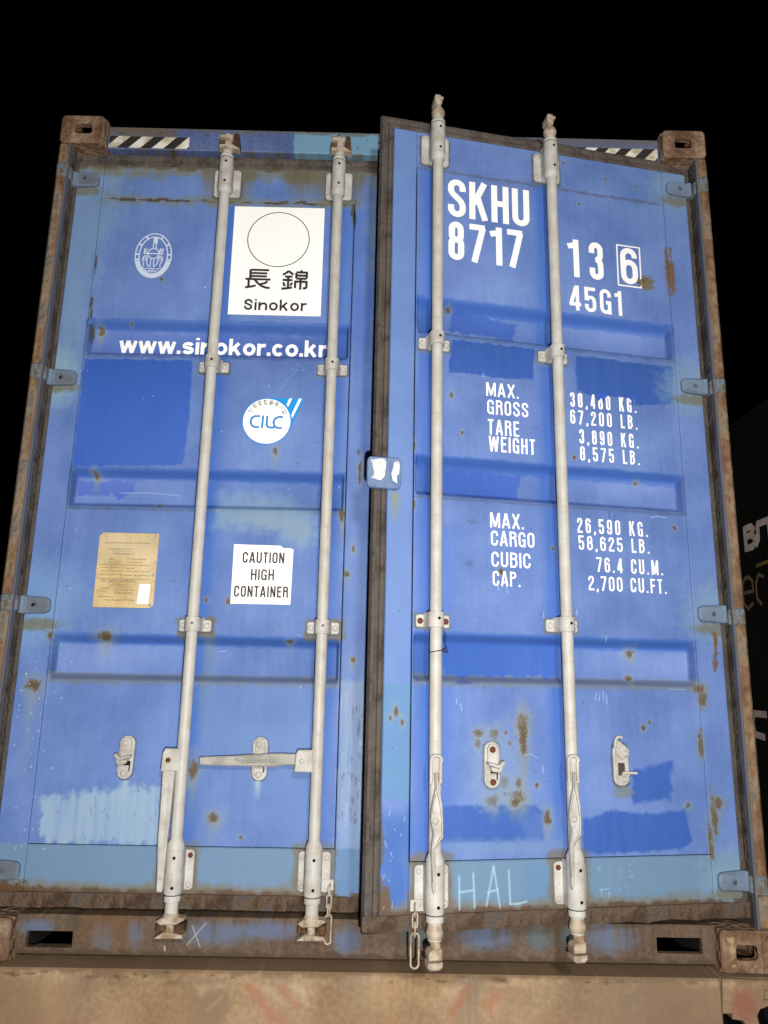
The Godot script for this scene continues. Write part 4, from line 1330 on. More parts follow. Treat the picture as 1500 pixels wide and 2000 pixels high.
func build_bracket(d: Node3D, x: float, y: float, rusty: bool) -> void:
	var s := Shape.new()
	s.prism(round_rect(x - 0.053, y - 0.020, x + 0.053, y + 0.019, 0.007), 0.0, 0.009, 0.002)
	# strap bent round the bar
	s.soft()
	var prof := []
	prof.append(v(-0.030, 0.009)); prof.append(v(-0.026, 0.020)); prof.append(v(-0.0245, 0.040))
	for k in 9:
		var t := PI - PI * k / 8.0
		prof.append(v(cos(t) * 0.0245, 0.045 + sin(t) * 0.0245))
	prof.append(v(0.0245, 0.040)); prof.append(v(0.026, 0.020)); prof.append(v(0.030, 0.009))
	for k in prof.size() - 1:
		var a: Vector2 = prof[k]
		var b: Vector2 = prof[k + 1]
		var n := w3(-(b.y - a.y), 0, b.x - a.x)
		s.soft() if k in [0, prof.size() - 2] else null
		s.face([w3(x + a.x, y - 0.021, a.y), w3(x + b.x, y - 0.021, b.y), w3(x + b.x, y + 0.024, b.y), w3(x + a.x, y + 0.024, a.y)], n)
	s.flat()
	for yy in [y - 0.021, y + 0.024]:
		for k in prof.size() - 1:
			var a: Vector2 = prof[k]
			var b: Vector2 = prof[k + 1]
			var c := v(0, 0.045)
			var ai: Vector2 = v(clampf(a.x, -0.0188, 0.0188), maxf(a.y - 0.005, 0.009)) if a.y < 0.045 else c + (a - c).normalized() * 0.0187
			var bi: Vector2 = v(clampf(b.x, -0.0188, 0.0188), maxf(b.y - 0.005, 0.009)) if b.y < 0.045 else c + (b - c).normalized() * 0.0187
			s.face([w3(x + a.x, yy, a.y), w3(x + b.x, yy, b.y), w3(x + bi.x, yy, bi.y), w3(x + ai.x, yy, ai.y)], w3(0, signf(yy - y), 0))
	var h := Shape.new()
	h.stud(w3(x + 0.004, y + 0.004, 0.0680), 0.0046, 0.0022, 12)
	obj("bar_bracket", s, mats.cast_white, d, h, mats.small_print if y < 1.2 and d.name == "door" else mats.black)
	for k in [-0.040, 0.040]:
		bolt(d, w3(x + k, y - 0.001, 0.009), rusty, 0.0100)


func build_cams(d: Node3D, x: float, left: bool) -> void:
	var a := w3(x, 0, 0.045)
	var up := Shape.new()
	var dn := Shape.new()
	if left:
		up.lathe([v(0.0185, 2.755), v(0.0205, 2.765), v(0.0205, 2.775), v(0.012, 2.779), v(0.012, 2.822), v(0.015, 2.830), v(0.0, 2.834)], a, 18)
		up.prism([v(x - 0.030, 2.772), v(x + 0.012, 2.772), v(x + 0.045, 2.762), v(x + 0.047, 2.768), v(x + 0.016, 2.788), v(x - 0.030, 2.784)], 0.030, 0.062, 0.003, true)
		up.prism([v(x - 0.030, 2.818), v(x + 0.020, 2.815), v(x + 0.020, 2.829), v(x - 0.028, 2.830)], 0.032, 0.060, 0.003, true)
		up.box(w3(x + 0.008, 2.800, 0.046), w3(0.016, 0.046, 0.024), 0.003)
		dn.lathe([v(0.012, 0.070), v(0.012, 0.118), v(0.0235, 0.124), v(0.0235, 0.132), v(0.0200, 0.140)], a, 18)
		dn.prism([v(x - 0.040, 0.118), v(x - 0.026, 0.108), v(x + 0.020, 0.110), v(x + 0.043, 0.122), v(x + 0.040, 0.128), v(x + 0.012, 0.131), v(x - 0.024, 0.128)], 0.026, 0.066, 0.003, true)
		dn.prism([v(x - 0.044, 0.072), v(x + 0.044, 0.072), v(x + 0.042, 0.082), v(x + 0.012, 0.086), v(x - 0.018, 0.088)], 0.028, 0.066, 0.003, true)
		dn.box(w3(x, 0.098, 0.046), w3(0.020, 0.030, 0.026), 0.003)
		# keepers on the frame that the cams bite on
		var kp := Shape.new()
		kp.prism([v(x - 0.034, 2.786), v(x - 0.012, 2.786), v(x - 0.012, 2.816), v(x - 0.034, 2.816)], 0.015, 0.046, 0.003)
		obj("cam_keeper", kp, mats.keeper, d)
		kp = Shape.new()
		kp.prism([v(x + 0.022, 2.782), v(x + 0.046, 2.776), v(x + 0.040, 2.836), v(x + 0.024, 2.838)], 0.015, 0.054, 0.003)
		obj("cam_keeper", kp, mats.keeper, d)
		var kl := Shape.new()
		kl.prism([v(x - 0.042, 0.086), v(x - 0.014, 0.088), v(x - 0.014, 0.108), v(x - 0.040, 0.110)], 0.010, 0.052, 0.003)
		obj("cam_keeper", kl, mats.keeper, d)
		kl = Shape.new()
		kl.prism([v(x + 0.014, 0.086), v(x + 0.044, 0.084), v(x + 0.044, 0.112), v(x + 0.016, 0.108)], 0.010, 0.056, 0.003)
		obj("cam_keeper", kl, mats.keeper, d)
	else:
		up.lathe([v(0.0190, 2.752), v(0.0205, 2.762), v(0.0235, 2.772), v(0.0235, 2.781), v(0.0190, 2.792), v(0.0130, 2.798), v(0.0110, 2.802), v(0.0110, 2.834), v(0.0100, 2.844), v(0.0060, 2.852), v(0, 2.854)], a, 18, true)
		up.prism([v(x - 0.010, 2.800), v(x + 0.006, 2.800), v(x + 0.006, 2.836), v(x - 0.014, 2.838), v(x - 0.018, 2.830), v(x - 0.018, 2.812)], 0.024, 0.070, 0.004, true)
		up.prism([v(x - 0.004, 2.818), v(x + 0.012, 2.818), v(x + 0.012, 2.826), v(x - 0.004, 2.826)], 0.034, 0.074, 0.002, true)
		dn.lathe([v(0, 0.105), v(0.0120, 0.107), v(0.0130, 0.115), v(0.0240, 0.136), v(0.0245, 0.146), v(0.0205, 0.158), v(0.0200, 0.17)], a, 18, true)
		dn.box(w3(x + 0.003, 0.112, 0.048), w3(0.020, 0.022, 0.030), 0.004)
		dn.prism([v(x - 0.021, 0.078), v(x + 0.016, 0.078), v(x + 0.016, 0.108), v(x - 0.004, 0.108), v(x - 0.018, 0.101), v(x - 0.022, 0.094)], 0.026, 0.068, 0.004, true)
		dn.prism([v(x - 0.025, 0.062), v(x - 0.018, 0.056), v(x + 0.008, 0.056), v(x + 0.017, 0.064), v(x + 0.017, 0.076), v(x - 0.025, 0.074)], 0.028, 0.072, 0.004, true)
	obj("cam", up, mats.cam_white, d)
	obj("cam", dn, mats.cam_white, d)


func build_hinges(d: Node3D, sd: float) -> void:
	for y in [2.655, 1.858, 1.054, 0.240]:
		var s := Shape.new()
		var p := [v(1.074, y + 0.012), v(1.078, y + 0.020), v(1.088, y + 0.025), v(1.166, y + 0.030), v(1.166, y - 0.030), v(1.088, y - 0.027), v(1.078, y - 0.022), v(1.074, y - 0.014)]
		var q := []
		for k in p:
			q.append(v(sd * k.x, k.y))
		s.prism(q, 0.0, 0.016, 0.004)
		s.lathe([v(0.006, y - 0.029), v(0.0115, y - 0.028), v(0.0115, y + 0.028), v(0.006, y + 0.029)], w3(sd * 1.167, 0, 0.006), 14)
		s.stud(w3(sd * 1.125, y - 0.002, 0.013), 0.010, 0.003, 14, true)
		s.box(w3(sd * 1.120, y + 0.021, 0.014), w3(0.075, 0.005, 0.006), 0.002)
		obj("hinge", s, mats.hinge, d)


func build_catch(d: Node3D, x: float, y: float, lean: float, flip: float, m: Material, rusty: bool) -> void:
	# handle retainer: a long base plate, a flap on a bolt, and the folded lip that holds the handle
	var s := Shape.new()
	s.xf = Transform3D(Basis(Vector3(0, 0, 1), lean), w3(x, y, 0))
	s.prism(round_rect(-0.024, -0.066, 0.024, 0.066, 0.0235, 8), 0.0, 0.008, 0.002)
	s.prism([v(-0.016, 0.0), v(0.016, 0.0), v(0.016, 0.048), v(0.010, 0.060), v(-0.010, 0.060), v(-0.016, 0.048)], 0.008, 0.017, 0.002)
	s.prism([v(-0.030 * flip, 0.006), v(-0.012 * flip, -0.008), v(0.020 * flip, 0.002), v(0.022 * flip, 0.010), v(-0.010 * flip, 0.002), v(-0.026 * flip, 0.014)], 0.014, 0.040, 0.002, true)
	s.prism([v(-0.029 * flip, 0.004), v(-0.020 * flip, -0.020), v(0.006 * flip, -0.018), v(0.014 * flip, -0.002), v(-0.012 * flip, -0.008)], 0.014, 0.030, 0.002, true)
	s.prism([v(-0.019, -0.050), v(0.012, -0.050), v(0.012, -0.026), v(-0.019, -0.026)], 0.008, 0.013, 0.002)
	var k := Shape.new()
	k.xf = s.xf
	k.prism([v(-0.006, -0.024), v(0.017, -0.024), v(0.017, -0.012), v(0.012, -0.010), v(-0.006, -0.014)], 0.0070, 0.0086)
	k.prism([v(0.013, -0.042), v(0.0165, -0.042), v(0.0165, -0.022), v(0.013, -0.022)], 0.0070, 0.0088)
	obj("handle_retainer", s, m, d, k, mats.black)
	var b := s.xf * w3(-0.002, 0.044, 0.017)
	bolt(d, b, rusty, 0.0100)
	var b2 := s.xf * w3(0.0, -0.048, 0.013)
	bolt(d, b2, rusty, 0.0100)


func build_left_fittings(d: Node3D) -> void:
	# hubs that the handles turn on
	for h in [[-0.626, 0.577, 0.022, 0.034], [-0.211, 0.581, 0.023, 0.033]]:
		var s := Shape.new()
		var x: float = h[0]
		var y: float = h[1]
		s.prism([v(x - h[2] - 0.003, y - h[3] + 0.004), v(x - h[2] + 0.001, y - h[3]), v(x + 0.030, y - h[3]), v(x + 0.030, y + h[3]), v(x - h[2] + 0.007, y + h[3]), v(x - h[2], y + h[3] - 0.012)], 0.034, 0.066, 0.003, true)
		obj("handle_hub", s, mats.cast_white, d)
		bolt(d, w3(x - 0.003, y, 0.066), x < -0.5, 0.0085)
	# hanging handle
	var hs := Shape.new()
	hs.prism([v(-0.645, 0.545), v(-0.607, 0.545), v(-0.610, 0.440), v(-0.614, 0.345), v(-0.617, 0.205), v(-0.620, 0.198), v(-0.634, 0.198), v(-0.636, 0.205), v(-0.643, 0.345)], 0.050, 0.064, 0.003, true)
	hs.box(w3(-0.6375, 0.420, 0.0655), w3(0.006, 0.17, 0.003), 0.001)
	hs.box(w3(-0.6185, 0.420, 0.0655), w3(0.006, 0.17, 0.003), 0.001)
	hs.box(w3(-0.6285, 0.275, 0.0655), w3(0.012, 0.08, 0.002), 0.0008)
	obj("handle", hs, mats.cast_white, d)
	var hz := Shape.new()
	hz.prism([v(-0.234, 0.600), v(-0.234, 0.566), v(-0.270, 0.566), v(-0.300, 0.560), v(-0.420, 0.560), v(-0.480, 0.560), v(-0.534, 0.562), v(-0.538, 0.566), v(-0.539, 0.580), v(-0.536, 0.585), v(-0.440, 0.590), v(-0.340, 0.598), v(-0.290, 0.600)], 0.028, 0.042, 0.003, true)
	hz.tube([w3(-0.425, 0.583, 0.042), w3(-0.400, 0.574, 0.043), w3(-0.350, 0.577, 0.043), w3(-0.300, 0.578, 0.042)], 0.004, 8)
	hz.box(w3(-0.455, 0.572, 0.0425), w3(0.045, 0.014, 0.002), 0.0008)
	hz.box(w3(-0.510, 0.574, 0.0425), w3(0.040, 0.014, 0.002), 0.0008)
	obj("handle", hz, mats.grey_steel, d)
	build_catch(d, -0.779, 0.577, -0.03, 1.0, mats.cast_white, false)
	build_catch(d, -0.354, 0.580, 0.0, 0.6, mats.cast_white, false)
	# ribs of the upper text and the signs
	obj("web_address", lettering("www.sinokor.co.kr", -0.950, -0.192, 1.9765, 0.0640, 0.205, 0.085, -0.0345)[0], mats.print_white, d)
	var po := Shape.new()
	po.prism([v(-0.556, 2.120), v(-0.218, 2.120), v(-0.219, 2.563), v(-0.557, 2.563)], -0.001, 0.0008)
	var pr := Shape.new()
	pr.stroke(ellipse(v(-0.3865, 2.428), 0.1145, 0.1125, 64), 0.0032, 0.0014, true)
	var wd := 0.0105
	var zz := 0.0014
	for k in cjk():
		pr.stroke(k, wd * 0.82, zz)
		zz += 0.00012
	obj("company_poster", po, mats.paper, d, pr, mats.ink)
	obj("company_name", lettering("Sinokor", -0.500, -0.270, 2.1385, 0.0445, 0.175, 0.14, 0.0012)[0], mats.ink, d)
	# round class emblem
	var em := Shape.new()
	emblem(em)
	obj("class_emblem", em, mats.emblem, d)
	# round logistics sticker with its blue tail
	logistics_sticker(d)
	# data plate
	data_plate(d)
	# caution sign
	var cs := Shape.new()
	cs.prism([v(-0.480, 1.071), v(-0.280, 1.071), v(-0.278, 1.258), v(-0.290, 1.262), v(-0.312, 1.262), v(-0.322, 1.270), v(-0.480, 1.272)], -0.001, 0.0008)
	obj("caution_sign", cs, mats.paper, d)
	for t in [["CAUTION", -0.448, -0.307, 1.209], ["HIGH", -0.417, -0.339, 1.151], ["CONTAINER", -0.470, -0.289, 1.094]]:
		obj("lettering", lettering(t[0], t[1], t[2], t[3], 0.0375, 0.145, 0.13, 0.0013)[0], mats.caution_ink, d)


# the two characters of the company's name on the poster, as brush-wide lines
func cjk() -> Array:
	var o := []
	var A := func(pts: Array) -> Array:
		var r := []
		for p in pts:
			# zoomed survey of the poster: 1500 x 2000 over 180 x 240 picture points
			r.append(v(-0.501 + (p[0] - 80.0) / 1015.0 * 0.232, 2.304 - (p[1] - 1125.0) / 345.0 * 0.082))
		return r
	for s in [[[460, 1142], [180, 1140], [160, 1150], [160, 1300]], [[165, 1195], [430, 1197]], [[165, 1247], [430, 1249]], [[85, 1297], [490, 1303]], [[140, 1300], [140, 1432]], [[88, 1443], [170, 1430], [258, 1407]], [[240, 1310], [285, 1365], [350, 1415], [420, 1440], [485, 1447]], [[445, 1335], [400, 1365], [330, 1385]],
		[[684, 1215], [735, 1185], [780, 1148]], [[780, 1150], [820, 1185], [855, 1210]], [[720, 1245], [840, 1245]], [[685, 1303], [845, 1305]], [[775, 1245], [775, 1450]], [[695, 1345], [725, 1412]], [[840, 1350], [810, 1400]], [[672, 1455], [760, 1445], [842, 1430]],
		[[990, 1135], [970, 1175]], [[900, 1180], [905, 1275]], [[900, 1172], [1070, 1172], [1072, 1275]], [[905, 1225], [1070, 1228]], [[905, 1278], [1070, 1280]], [[890, 1440], [890, 1330], [1072, 1332], [1072, 1420], [1055, 1440], [1015, 1440]], [[975, 1280], [975, 1465]]]:
		o.append(A.call(s))
	return o


func emblem(s: Shape) -> void:
	var E := func(x: float, y: float) -> Vector2: return v(-0.846 + (x - 755.0) * 0.000133, 2.3495 - (y - 880.0) * 0.000146)
	var wd := 0.0045
	var c: Vector2 = E.call(755, 880)
	s.stroke(ellipse(c, 0.0665, 0.0900, 48), wd, 0.0006, true)
	s.stroke(ellipse(c, 0.0525, 0.0760, 48), wd, 0.00072, true)
	for a in [62.0, 118.0, 32.0, 148.0, 3.0, 177.0, -12.0, 192.0]:
		var t := deg_to_rad(a)
		s.stroke([c + v(cos(t) * 0.054, sin(t) * 0.077), c + v(cos(t) * 0.065, sin(t) * 0.089)], 0.007, 0.00084)
	var low := []
	for k in 25:
		var t := deg_to_rad(lerpf(196, 344, k / 24.0))
		low.append(c + v(cos(t) * 0.0595, sin(t) * 0.083))
	s.stroke(low, 0.0095, 0.00084)
	s.stroke(ellipse(E.call(755, 825), 0.0200, 0.0205, 28), 0.0045, 0.00096, true)
	s.stroke([E.call(600, 825), E.call(910, 825)], 0.0045, 0.00084)
	s.stroke([E.call(785, 350), E.call(785, 540)], 0.016, 0.00096)
	s.stroke([E.call(738, 540), E.call(738, 680)], 0.004, 0.00096)
	s.stroke([E.call(815, 540), E.call(815, 680)], 0.004, 0.00096)
	for g in [[[500, 680], [500, 835]], [[480, 832], [590, 832]], [[580, 690], [510, 765]], [[520, 755], [590, 830]], [[930, 690], [930, 835]], [[910, 832], [1030, 832]], [[930, 692], [1010, 692], [1030, 715], [1010, 745], [935, 750]], [[975, 750], [1020, 830]]]:
		var pts := []
		for p in g:
			pts.append(E.call(p[0], p[1]))
		s.stroke(pts, 0.0042, 0.00096 + 0.0001 * rng.randf())
	var z := 0.0010
	for g in [[[700, 975], [690, 1200]], [[785, 975], [785, 1200]], [[690, 1200], [600, 1130], [585, 1040], [610, 980], [570, 900], [520, 890], [470, 960], [470, 1020], [510, 1110], [510, 1190]], [[785, 1200], [870, 1130], [900, 1040], [880, 980], [930, 895], [980, 895], [1030, 970], [1020, 1030], [970, 1120], [960, 1190]], [[600, 1245], [860, 1245]], [[640, 1300], [820, 1300]], [[430, 1210], [520, 1240], [620, 1340], [830, 1345], [930, 1250], [1010, 1220]]]:
		var pts := []
		for p in g:
			pts.append(E.call(p[0], p[1]))
		s.stroke(pts, 0.0036, z)
		z += 0.0001
	s.stroke(ellipse(E.call(535, 975), 0.005, 0.006, 12), 0.0030, 0.0011, true)
	s.stroke(ellipse(E.call(955, 975), 0.005, 0.006, 12), 0.0030, 0.0011, true)


func logistics_sticker(d: Node3D) -> void:
	var Q := func(x: float, y: float) -> Vector2: return v(-0.3925 + (x - 612.0) * 0.000179, 1.7135 - (y - 630.0) * 0.000190)
	var c: Vector2 = Q.call(612, 630)
	var tail := Shape.new()
	tail.prism([Q.call(600, 172), Q.call(1325, 172), Q.call(1100, 720), Q.call(900, 900), Q.call(400, 600)], -0.001, 0.0008)
	tail.prism(ellipse(c, 0.0865, 0.0860, 48), -0.001, 0.0010)
	var disc := Shape.new()
	disc.prism(ellipse(c, 0.0835, 0.0830, 48), 0.0, 0.0014)
	disc.prism([Q.call(1035, 172), Q.call(1092, 172), Q.call(1015, 345), Q.call(985, 300)], 0.0, 0.0014)
	disc.prism([Q.call(1225, 172), Q.call(1283, 172), Q.call(1112, 560), Q.call(1088, 490)], 0.0, 0.0014)
	obj("logistics_sticker", tail, mats.sky_blue, d, disc, mats.paper)
	var t := Shape.new()
	var z := 0.0019
	for g in [[[480, 535], [375, 537], [318, 570], [296, 640], [318, 715], [375, 748], [470, 750]], [[535, 522], [528, 768]], [[620, 522], [614, 705], [640, 742], [700, 755], [775, 752]], [[930, 543], [840, 545], [775, 575], [745, 650], [770, 725], [830, 758], [918, 758]]]:
		var pts := []
		for p in g:
			pts.append(Q.call(p[0], p[1]))
		t.stroke(pts, 0.0072, z)
		z += 0.00012
	obj("logistics_sticker_letters", t, mats.logo_blue, d)
	# eight small Korean syllables round the top: 인 증 종 합 물 류 기 업, each on a ten by ten grid
	var syl := [
		[[[2, 9], [4, 8], [4, 6], [2, 5], [0.5, 6], [0.5, 8], [2, 9]], [[8, 10], [8, 4]], [[2, 4], [2, 1], [8, 1]]],
		[[[1, 10], [9, 10]], [[5, 10], [2, 7]], [[5, 10], [8, 7]], [[0, 5.5], [10, 5.5]], [[5, 4], [8, 2.5], [5, 0.5], [2, 2.5], [5, 4]]],
		[[[1, 10], [9, 10]], [[5, 10], [2, 7.5]], [[5, 10], [8, 7.5]], [[5, 7.5], [5, 5.5]], [[0, 5.5], [10, 5.5]], [[5, 4], [8, 2.5], [5, 0.5], [2, 2.5], [5, 4]]],
		[[[2, 10], [5, 10]], [[0.5, 9], [6, 9]], [[3, 8], [5, 7], [3, 5.5], [1, 7], [3, 8]], [[8, 10], [8, 5]], [[8, 7.5], [10, 7.5]], [[2, 4.5], [2, 0.5], [8, 0.5], [8, 4.5]], [[2, 2.5], [8, 2.5]]],
		[[[2, 10], [8, 10], [8, 7], [2, 7], [2, 10]], [[0, 5.5], [10, 5.5]], [[5, 5.5], [5, 4.2]], [[2, 4], [8, 4], [8, 2.4], [2, 2.4], [2, 0.5], [8.5, 0.5]]],
		[[[2, 10], [8, 10], [8, 8], [2, 8], [2, 5.8], [8.5, 5.8]], [[0, 4], [10, 4]], [[3.5, 4], [3.5, 0.5]], [[6.5, 4], [6.5, 0.5]]],
		[[[1, 9], [5, 9], [4.5, 5], [1, 1]], [[8, 10], [8, 0]]],
		[[[2, 9.5], [4, 8.3], [4, 6.8], [2, 5.5], [0.5, 6.8], [0.5, 8.3], [2, 9.5]], [[8, 10], [8, 5]], [[5.5, 7.5], [8, 7.5]], [[2, 4.5], [2, 0.5], [8, 0.5], [8, 4.5]], [[2, 2.5], [8, 2.5]]]]
	var kr := Shape.new()
	for i in 8:
		var a := deg_to_rad(lerpf(146, 30, i / 7.0))
		var at := c + v(cos(a), sin(a)) * 0.0705
		var z2 := 0.0019
		for g in syl[i]:
			var pts := []
			for p in g:
				pts.append(at + v((p[0] - 5.0) * 0.00165, (p[1] - 5.0) * 0.00165).rotated(a - PI / 2))
			kr.stroke(pts, 0.0019, z2)
			z2 += 0.0001
	obj("logistics_sticker_caption", kr, mats.small_print, d)
	# the pale line of small type round the bottom
	var line := "Certified Integrated Logistics Company"
	var sm := Shape.new()
	var f := SystemFont.new()
	f.font_names = PackedStringArray(["Droid Sans"])
	for i in line.length():
		if line[i] == " ":
			continue
		var t2 := TextMesh.new()
		t2.font = f
		t2.text = line[i]
		t2.font_size = 24
		t2.pixel_size = 0.00038
		t2.depth = 0.0004
		var a := deg_to_rad(lerpf(196, 344, i / float(line.length() - 1)))
		sm.st.append_from(t2, 0, Transform3D(Basis(Vector3(0, 0, 1), a + PI / 2), w3(c.x + cos(a) * 0.0735, c.y + sin(a) * 0.0735, 0.0018)))
	var o := MeshInstance3D.new()
	o.mesh = sm.st.commit()
	o.mesh.surface_set_material(0, mats.pale_print)
	o.name = numbered(d, "logistics_sticker_fine_print")
	d.add_child(o, true)


func data_plate(d: Node3D) -> void:
	var c := Canvas.new(Rect2(-0.937, 1.049, 0.202, 0.256), 1400.0, NF, NC, NS)
	c.ground(Color(0.87, 0.76, 0.55), 0.08, 0.05, 0.02, 300)
	c.patch([v(-0.80, 1.06), v(-0.735, 1.06), v(-0.735, 1.24), v(-0.79, 1.22)], Color(0.95, 0.88, 0.74), 0.6, 0.05, 0.03)
	c.patch([v(-0.937, 1.20), v(-0.735, 1.24), v(-0.735, 1.30), v(-0.937, 1.30)], Color(0.84, 0.79, 0.70), 0.5, 0.05, 0.03)
	var ink := Color(0.48, 0.40, 0.28)
	for y in [1.193, 1.146]:
		c.scratch([v(-0.93, y), v(-0.76, y)], 0.0022, ink, 0.8, 0.3)
	c.scratch([v(-0.848, 1.193), v(-0.852, 1.146)], 0.002, ink, 0.7, 0.4)
	for r in [[-0.885, 1.229, 0.07, 0.010], [-0.91, 1.197, 0.055, 0.012], [-0.89, 1.122, 0.07, 0.012], [-0.87, 1.102, 0.06, 0.016]]:
		c.scratch([v(r[0], r[1]), v(r[0] + r[2], r[1]), v(r[0] + r[2], r[1] + r[3]), v(r[0], r[1] + r[3]), v(r[0], r[1])], 0.0015, ink, 0.6, 0.5)
	for row in [[1.268, -0.915, 0.15], [1.247, -0.895, 0.07], [1.232, -0.880, 0.055], [1.213, -0.895, 0.016], [1.213, -0.835, 0.06], [1.202, -0.90, 0.04], [1.203, -0.835, 0.05], [1.184, -0.92, 0.06], [1.182, -0.84, 0.03], [1.172, -0.92, 0.07], [1.172, -0.84, 0.08], [1.160, -0.925, 0.075], [1.158, -0.84, 0.08], [1.127, -0.88, 0.05], [1.114, -0.915, 0.03], [1.105, -0.925, 0.03], [1.110, -0.865, 0.06], [1.098, -0.865, 0.06], [1.085, -0.92, 0.05], [1.075, -0.90, 0.10]]:
		var x: float = row[1]
		while x < row[1] + row[2]:
			var l := rng.randf_range(0.002, 0.007)
			c.scratch([v(x, row[0] + rng.randf_range(-0.001, 0.001)), v(x + l, row[0] + rng.randf_range(-0.002, 0.002))], 0.0032, ink, 0.7, 0.4)
			x += l + rng.randf_range(0.001, 0.005)
	var s := Shape.new()
	s.win = c.rect
	s.prism([v(-0.936, 1.050), v(-0.746, 1.050), v(-0.735, 1.060), v(-0.735, 1.303), v(-0.924, 1.303), v(-0.936, 1.292)], 0.0, 0.0035, 0.001)
	obj("data_plate", s, sheet(c, 0.4, 0.6), d)
	var w := Shape.new()
	w.prism([v(-0.790, 1.064), v(-0.752, 1.064), v(-0.750, 1.130), v(-0.786, 1.130)], 0.002, 0.0042)
	obj("data_plate_sticker", w, mats.paper, d)
	for t in lettering("CSC SAFETY APPROVAL", -0.915, -0.80, 1.1345, 0.0085, 0.16, 0.16, 0.0040):
		obj("data_plate_lettering", t, mats.small_print, d)
	for p in [v(-0.930, 1.154), v(-0.739, 1.202), v(-0.742, 1.160), v(-0.745, 1.060), v(-0.912, 1.292), v(-0.742, 1.295)]:
		bolt(d, w3(p.x, p.y, 0.0030), false, 0.0050)


func build_right_fittings(d: Node3D) -> void:
	var z := 0.0008
	for t in [["SKHU", 0.2190, 0.5225, 2.4065, 0.1500, 0.150, 0.085], ["8717", 0.2210, 0.4930, 2.2385, 0.1490, 0.150, 0.13],
		["13", 0.6650, 0.8010, 2.2330, 0.1500, 0.145, 0.26], ["6", 0.8690, 0.9360, 2.2330, 0.1460, 0.145, 0.1], ["45G1", 0.6640, 0.8650, 2.1025, 0.0970, 0.140, 0.15],
		["MAX.", 0.352, 0.466, 1.7490, 0.0485, 0.135, 0.13], ["GROSS", 0.355, 0.499, 1.6850, 0.0515, 0.130, 0.14], ["TARE", 0.3565, 0.465, 1.6140, 0.0535, 0.130, 0.14], ["WEIGHT", 0.3590, 0.520, 1.5560, 0.0535, 0.130, 0.14],
		["30,480 KG.", 0.652, 0.898, 1.7390, 0.0525, 0.130, 0.22], ["67,200 LB.", 0.650, 0.898, 1.6780, 0.0505, 0.130, 0.22], ["3,890 KG.", 0.680, 0.898, 1.6100, 0.0510, 0.130, 0.22], ["8,575 LB.", 0.680, 0.899, 1.5505, 0.0500, 0.130, 0.22],
		["MAX.", 0.3600, 0.474, 1.3010, 0.0490, 0.135, 0.13], ["CARGO", 0.3620, 0.509, 1.2425, 0.0490, 0.130, 0.14], ["CUBIC", 0.3630, 0.4940, 1.1745, 0.0485, 0.130, 0.14], ["CAP.", 0.3660, 0.4580, 1.1140, 0.0475, 0.130, 0.14],
		["26,590 KG.", 0.660, 0.9120, 1.3020, 0.0500, 0.130, 0.22], ["58,625 LB.", 0.662, 0.9140, 1.2455, 0.0475, 0.130, 0.22], ["76.4 CU.M.", 0.7220, 0.9590, 1.1750, 0.0490, 0.130, 0.20], ["2,700 CU.FT.", 0.6910, 0.9680, 1.1140, 0.0475, 0.130, 0.18]]:
		for s in lettering(t[0], t[1], t[2], t[3], t[4], t[5], t[6], z):
			obj("lettering", s, mats.print_white, d)
	var fr := Shape.new()
	fr.stroke([v(0.8565, 2.224), v(0.9465, 2.224), v(0.9480, 2.386), v(0.8580, 2.386)], 0.0055, z, true)
	obj("check_digit_frame", fr, mats.print_white, d)
	# brush marks of later paint that ran over some of the figures, and the rust beside the check digit
	var op := Shape.new()
	op.flat()
	var edge := [v(0.742, 1.800), v(0.742, 1.785), v(0.750, 1.784), v(0.754, 1.769), v(0.760, 1.772), v(0.763, 1.781), v(0.769, 1.779), v(0.773, 1.765), v(0.778, 1.768), v(0.781, 1.784), v(0.790, 1.786), v(0.790, 1.800)]
	op.cap(edge, 0.0018)
	obj("paint_run", op, mats.overpaint, d)
	op = Shape.new()
	op.cap([v(0.872, 1.800), v(0.872, 1.788), v(0.879, 1.784), v(0.882, 1.766), v(0.888, 1.768), v(0.890, 1.786), v(0.894, 1.800)], 0.0018)
	obj("paint_run", op, mats.overpaint, d)
	var rb := Shape.new()
	rb.cap([v(0.934, 2.262), v(0.944, 2.256), v(0.955, 2.266), v(0.968, 2.268), v(0.974, 2.250), v(0.968, 2.232), v(0.958, 2.226), v(0.948, 2.230), v(0.938, 2.240), v(0.930, 2.246)], 0.0018)
	obj("rust_patch", rb, mottled([Color(0.36, 0.30, 0.22), Color(0.47, 0.42, 0.33), Color(0.52, 0.50, 0.42)], 19, 14.0, 0.85, 1.2), d)
	# plate that laps over the other door, with torn sticker remnants
	var ap := Shape.new()
	ap.prism(round_rect(-0.046, 1.402, 0.064, 1.504, 0.016), 0.002, 0.016, 0.003, true)
	ap.box(w3(0.020, 1.452, 0.0165), w3(0.014, 0.094, 0.0025), 0.001)
	obj("lap_plate", ap, mottled([Color(0.38, 0.47, 0.64), Color(0.44, 0.53, 0.70), Color(0.50, 0.58, 0.68)], 20, 5.0, 0.5, 1.0), d)
	var st := Shape.new()
	st.cap([v(-0.036, 1.494), v(-0.030, 1.490), v(-0.026, 1.494), v(0.002, 1.497), v(0.011, 1.494), v(0.014, 1.480), v(0.012, 1.465), v(0.010, 1.444), v(0.006, 1.436), v(-0.003, 1.426), v(-0.036, 1.433), v(-0.026, 1.438), v(-0.024, 1.452), v(-0.029, 1.470)], 0.0168)
	st.cap([v(0.040, 1.490), v(0.054, 1.492), v(0.058, 1.478), v(0.055, 1.452), v(0.048, 1.444), v(0.050, 1.420), v(0.036, 1.428), v(0.031, 1.450), v(0.036, 1.470)], 0.0168)
